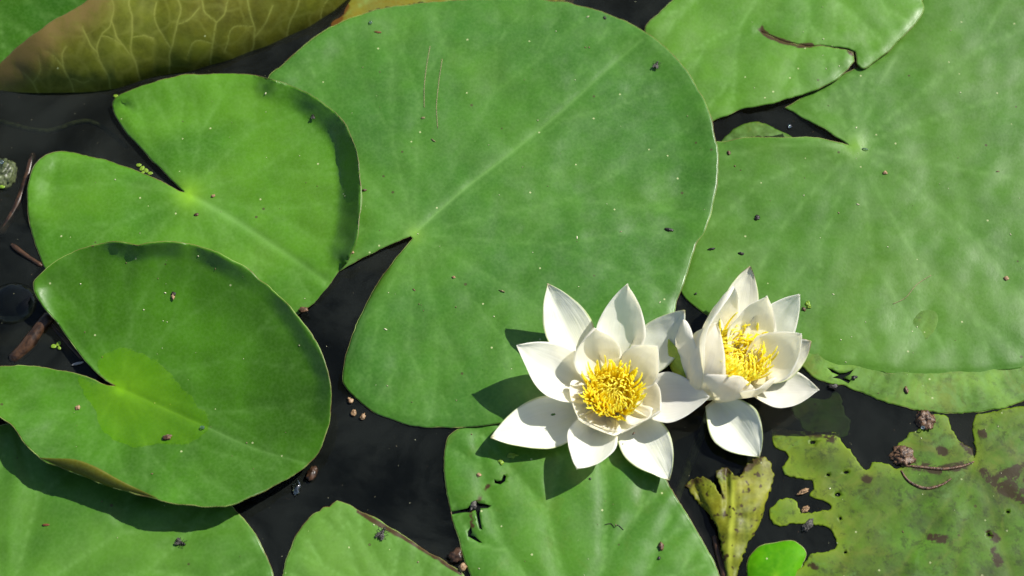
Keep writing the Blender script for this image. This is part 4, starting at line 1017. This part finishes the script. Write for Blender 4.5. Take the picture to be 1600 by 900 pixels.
stick('stick', 'thin dark twig between the bark stick and the notch of the bowl shaped pad', [(78, 505, 0), (100, 530, .2), (130, 562, -.5)], 1.6, M_STICK, seed=4)
for lab, pts, r in (('faint sunken stem of the right flower in the dark water', [(1110, 640, 2), (1095, 680, -6), (1075, 730, -12), (1040, 820, -25)], 3.0),
                   ('faint sunken stem in the dark water at the upper left', [(0, 190, -10), (70, 205, -7), (140, 190, -9), (200, 230, -20)], 2.0)):
    sp = spline(pts, 6, False); tag(tube('sunken_stem', PN(sp[:, 0], sp[:, 1], sp[:, 2] / 1000).tolist(), r / 1000, M_MOSS, None, 8), lab, 'plant stem')
def straw(label, k, pts, r=.28, mat=M_STRAW, name='straw'):
    sp = spline(pts, 4, False); z = PADS[k].h(sp[:, 0], sp[:, 1]) + r * .6
    return tag(tube(name, PN(sp[:, 0], sp[:, 1], z / 1000).tolist(), r / 1000, mat, None, 5), label, 'straw')
straw('left of two thin dry straws on the upper left part of the largest pad', 'A', [(672, 72), (667, 100), (663, 135), (663, 168)])
straw('right of two thin dry straws on the upper left part of the largest pad', 'A', [(691, 92), (686, 125), (682, 165), (684, 200)])
straw('thin curved dry straw on the right part of the light green pad', 'R', [(1395, 475), (1415, 465), (1432, 445), (1455, 430)])
straw('thin dark curl lying on the cracked pad', 'F', [(945, 820), (955, 818), (960, 824), (965, 820), (974, 828)], .3, M_DARK, 'thread')
straw('thin dark thread crossing the lower right petals rim on the rotting pad', 'G', [(1204, 800), (1208, 818), (1213, 838)], .3, M_DARK, 'thread') if False else None

# pale pollen and grit strewn over all pads: nobody could count it
bm = bmesh.new(); rd = random.Random(99)
keys = ['A', 'R', 'T', 'B', 'C', 'D', 'E', 'F', 'J', 'G']
for k in keys:
    pd = PADS[k]; o_ = pd.out; x0, y0 = np.maximum(o_[:, :2].min(0), -20); x1, y1 = np.minimum(o_[:, :2].max(0), (1620, 920))
    n = int((x1 - x0) * (y1 - y0) / 11000)
    X = rng.uniform(x0, x1, n * 2); Y = rng.uniform(y0, y1, n * 2)
    cl = rng.random(n * 2) < .4; X[cl] = X[rng.integers(0, n * 2, cl.sum())] + rng.normal(0, 12, cl.sum()); Y[cl] = Y[cl] + rng.normal(0, 8, cl.sum())
    m = inside(X, Y, o_[:, :2]); X, Y = X[m], Y[m]
    dd = poly_dist(X, Y, o_); X, Y = X[dd > 8], Y[dd > 8]
    if not len(X): continue
    Z = pd.h(X, Y) + .15
    for x, y, z in zip(X, Y, Z):
        g_ = bmesh.ops.create_icosphere(bm, subdivisions=1, radius=1); s_ = rd.choice((.22, .25, .3, .38, .55)) * .001; a = rd.uniform(0, 3.1); el = rd.choice((1, 1, 1.6, 2.8)); w = P(x, y, z)
        for v in g_['verts']:
            q = Vector((v.co.x * el, v.co.y, v.co.z * .7)) * s_; v.co = w + Vector((q.x * math.cos(a) - q.y * math.sin(a), q.x * math.sin(a) + q.y * math.cos(a), q.z))
X = rng.uniform(0, 1600, 700); Y = rng.uniform(0, 900, 700); m = np.ones(700, bool)
for pd in PADS.values(): m &= ~inside(X, Y, pd.out[:, :2])
for x, y in zip(X[m], Y[m]):
    g_ = bmesh.ops.create_icosphere(bm, subdivisions=1, radius=1); s_ = rd.choice((.15, .2, .3)) * .001; w = P(x, y, .15)
    for v in g_['verts']: v.co = w + Vector((v.co.x, v.co.y, v.co.z * .5)) * s_
me = bpy.data.meshes.new('pollen_grit'); bm.to_mesh(me); bm.free()
k_ = NT('grit'); M_GRIT = k_.done(k_.princ(k_.mix(k_.ramp(k_.noise(25, 1), .42, .55), (.10, .05, .02), (.46, .46, .28)), .6))
tag(link('pollen_grit', me, [M_GRIT]), 'pale pollen and grit strewn over the lily pads', 'grit', kind='stuff')
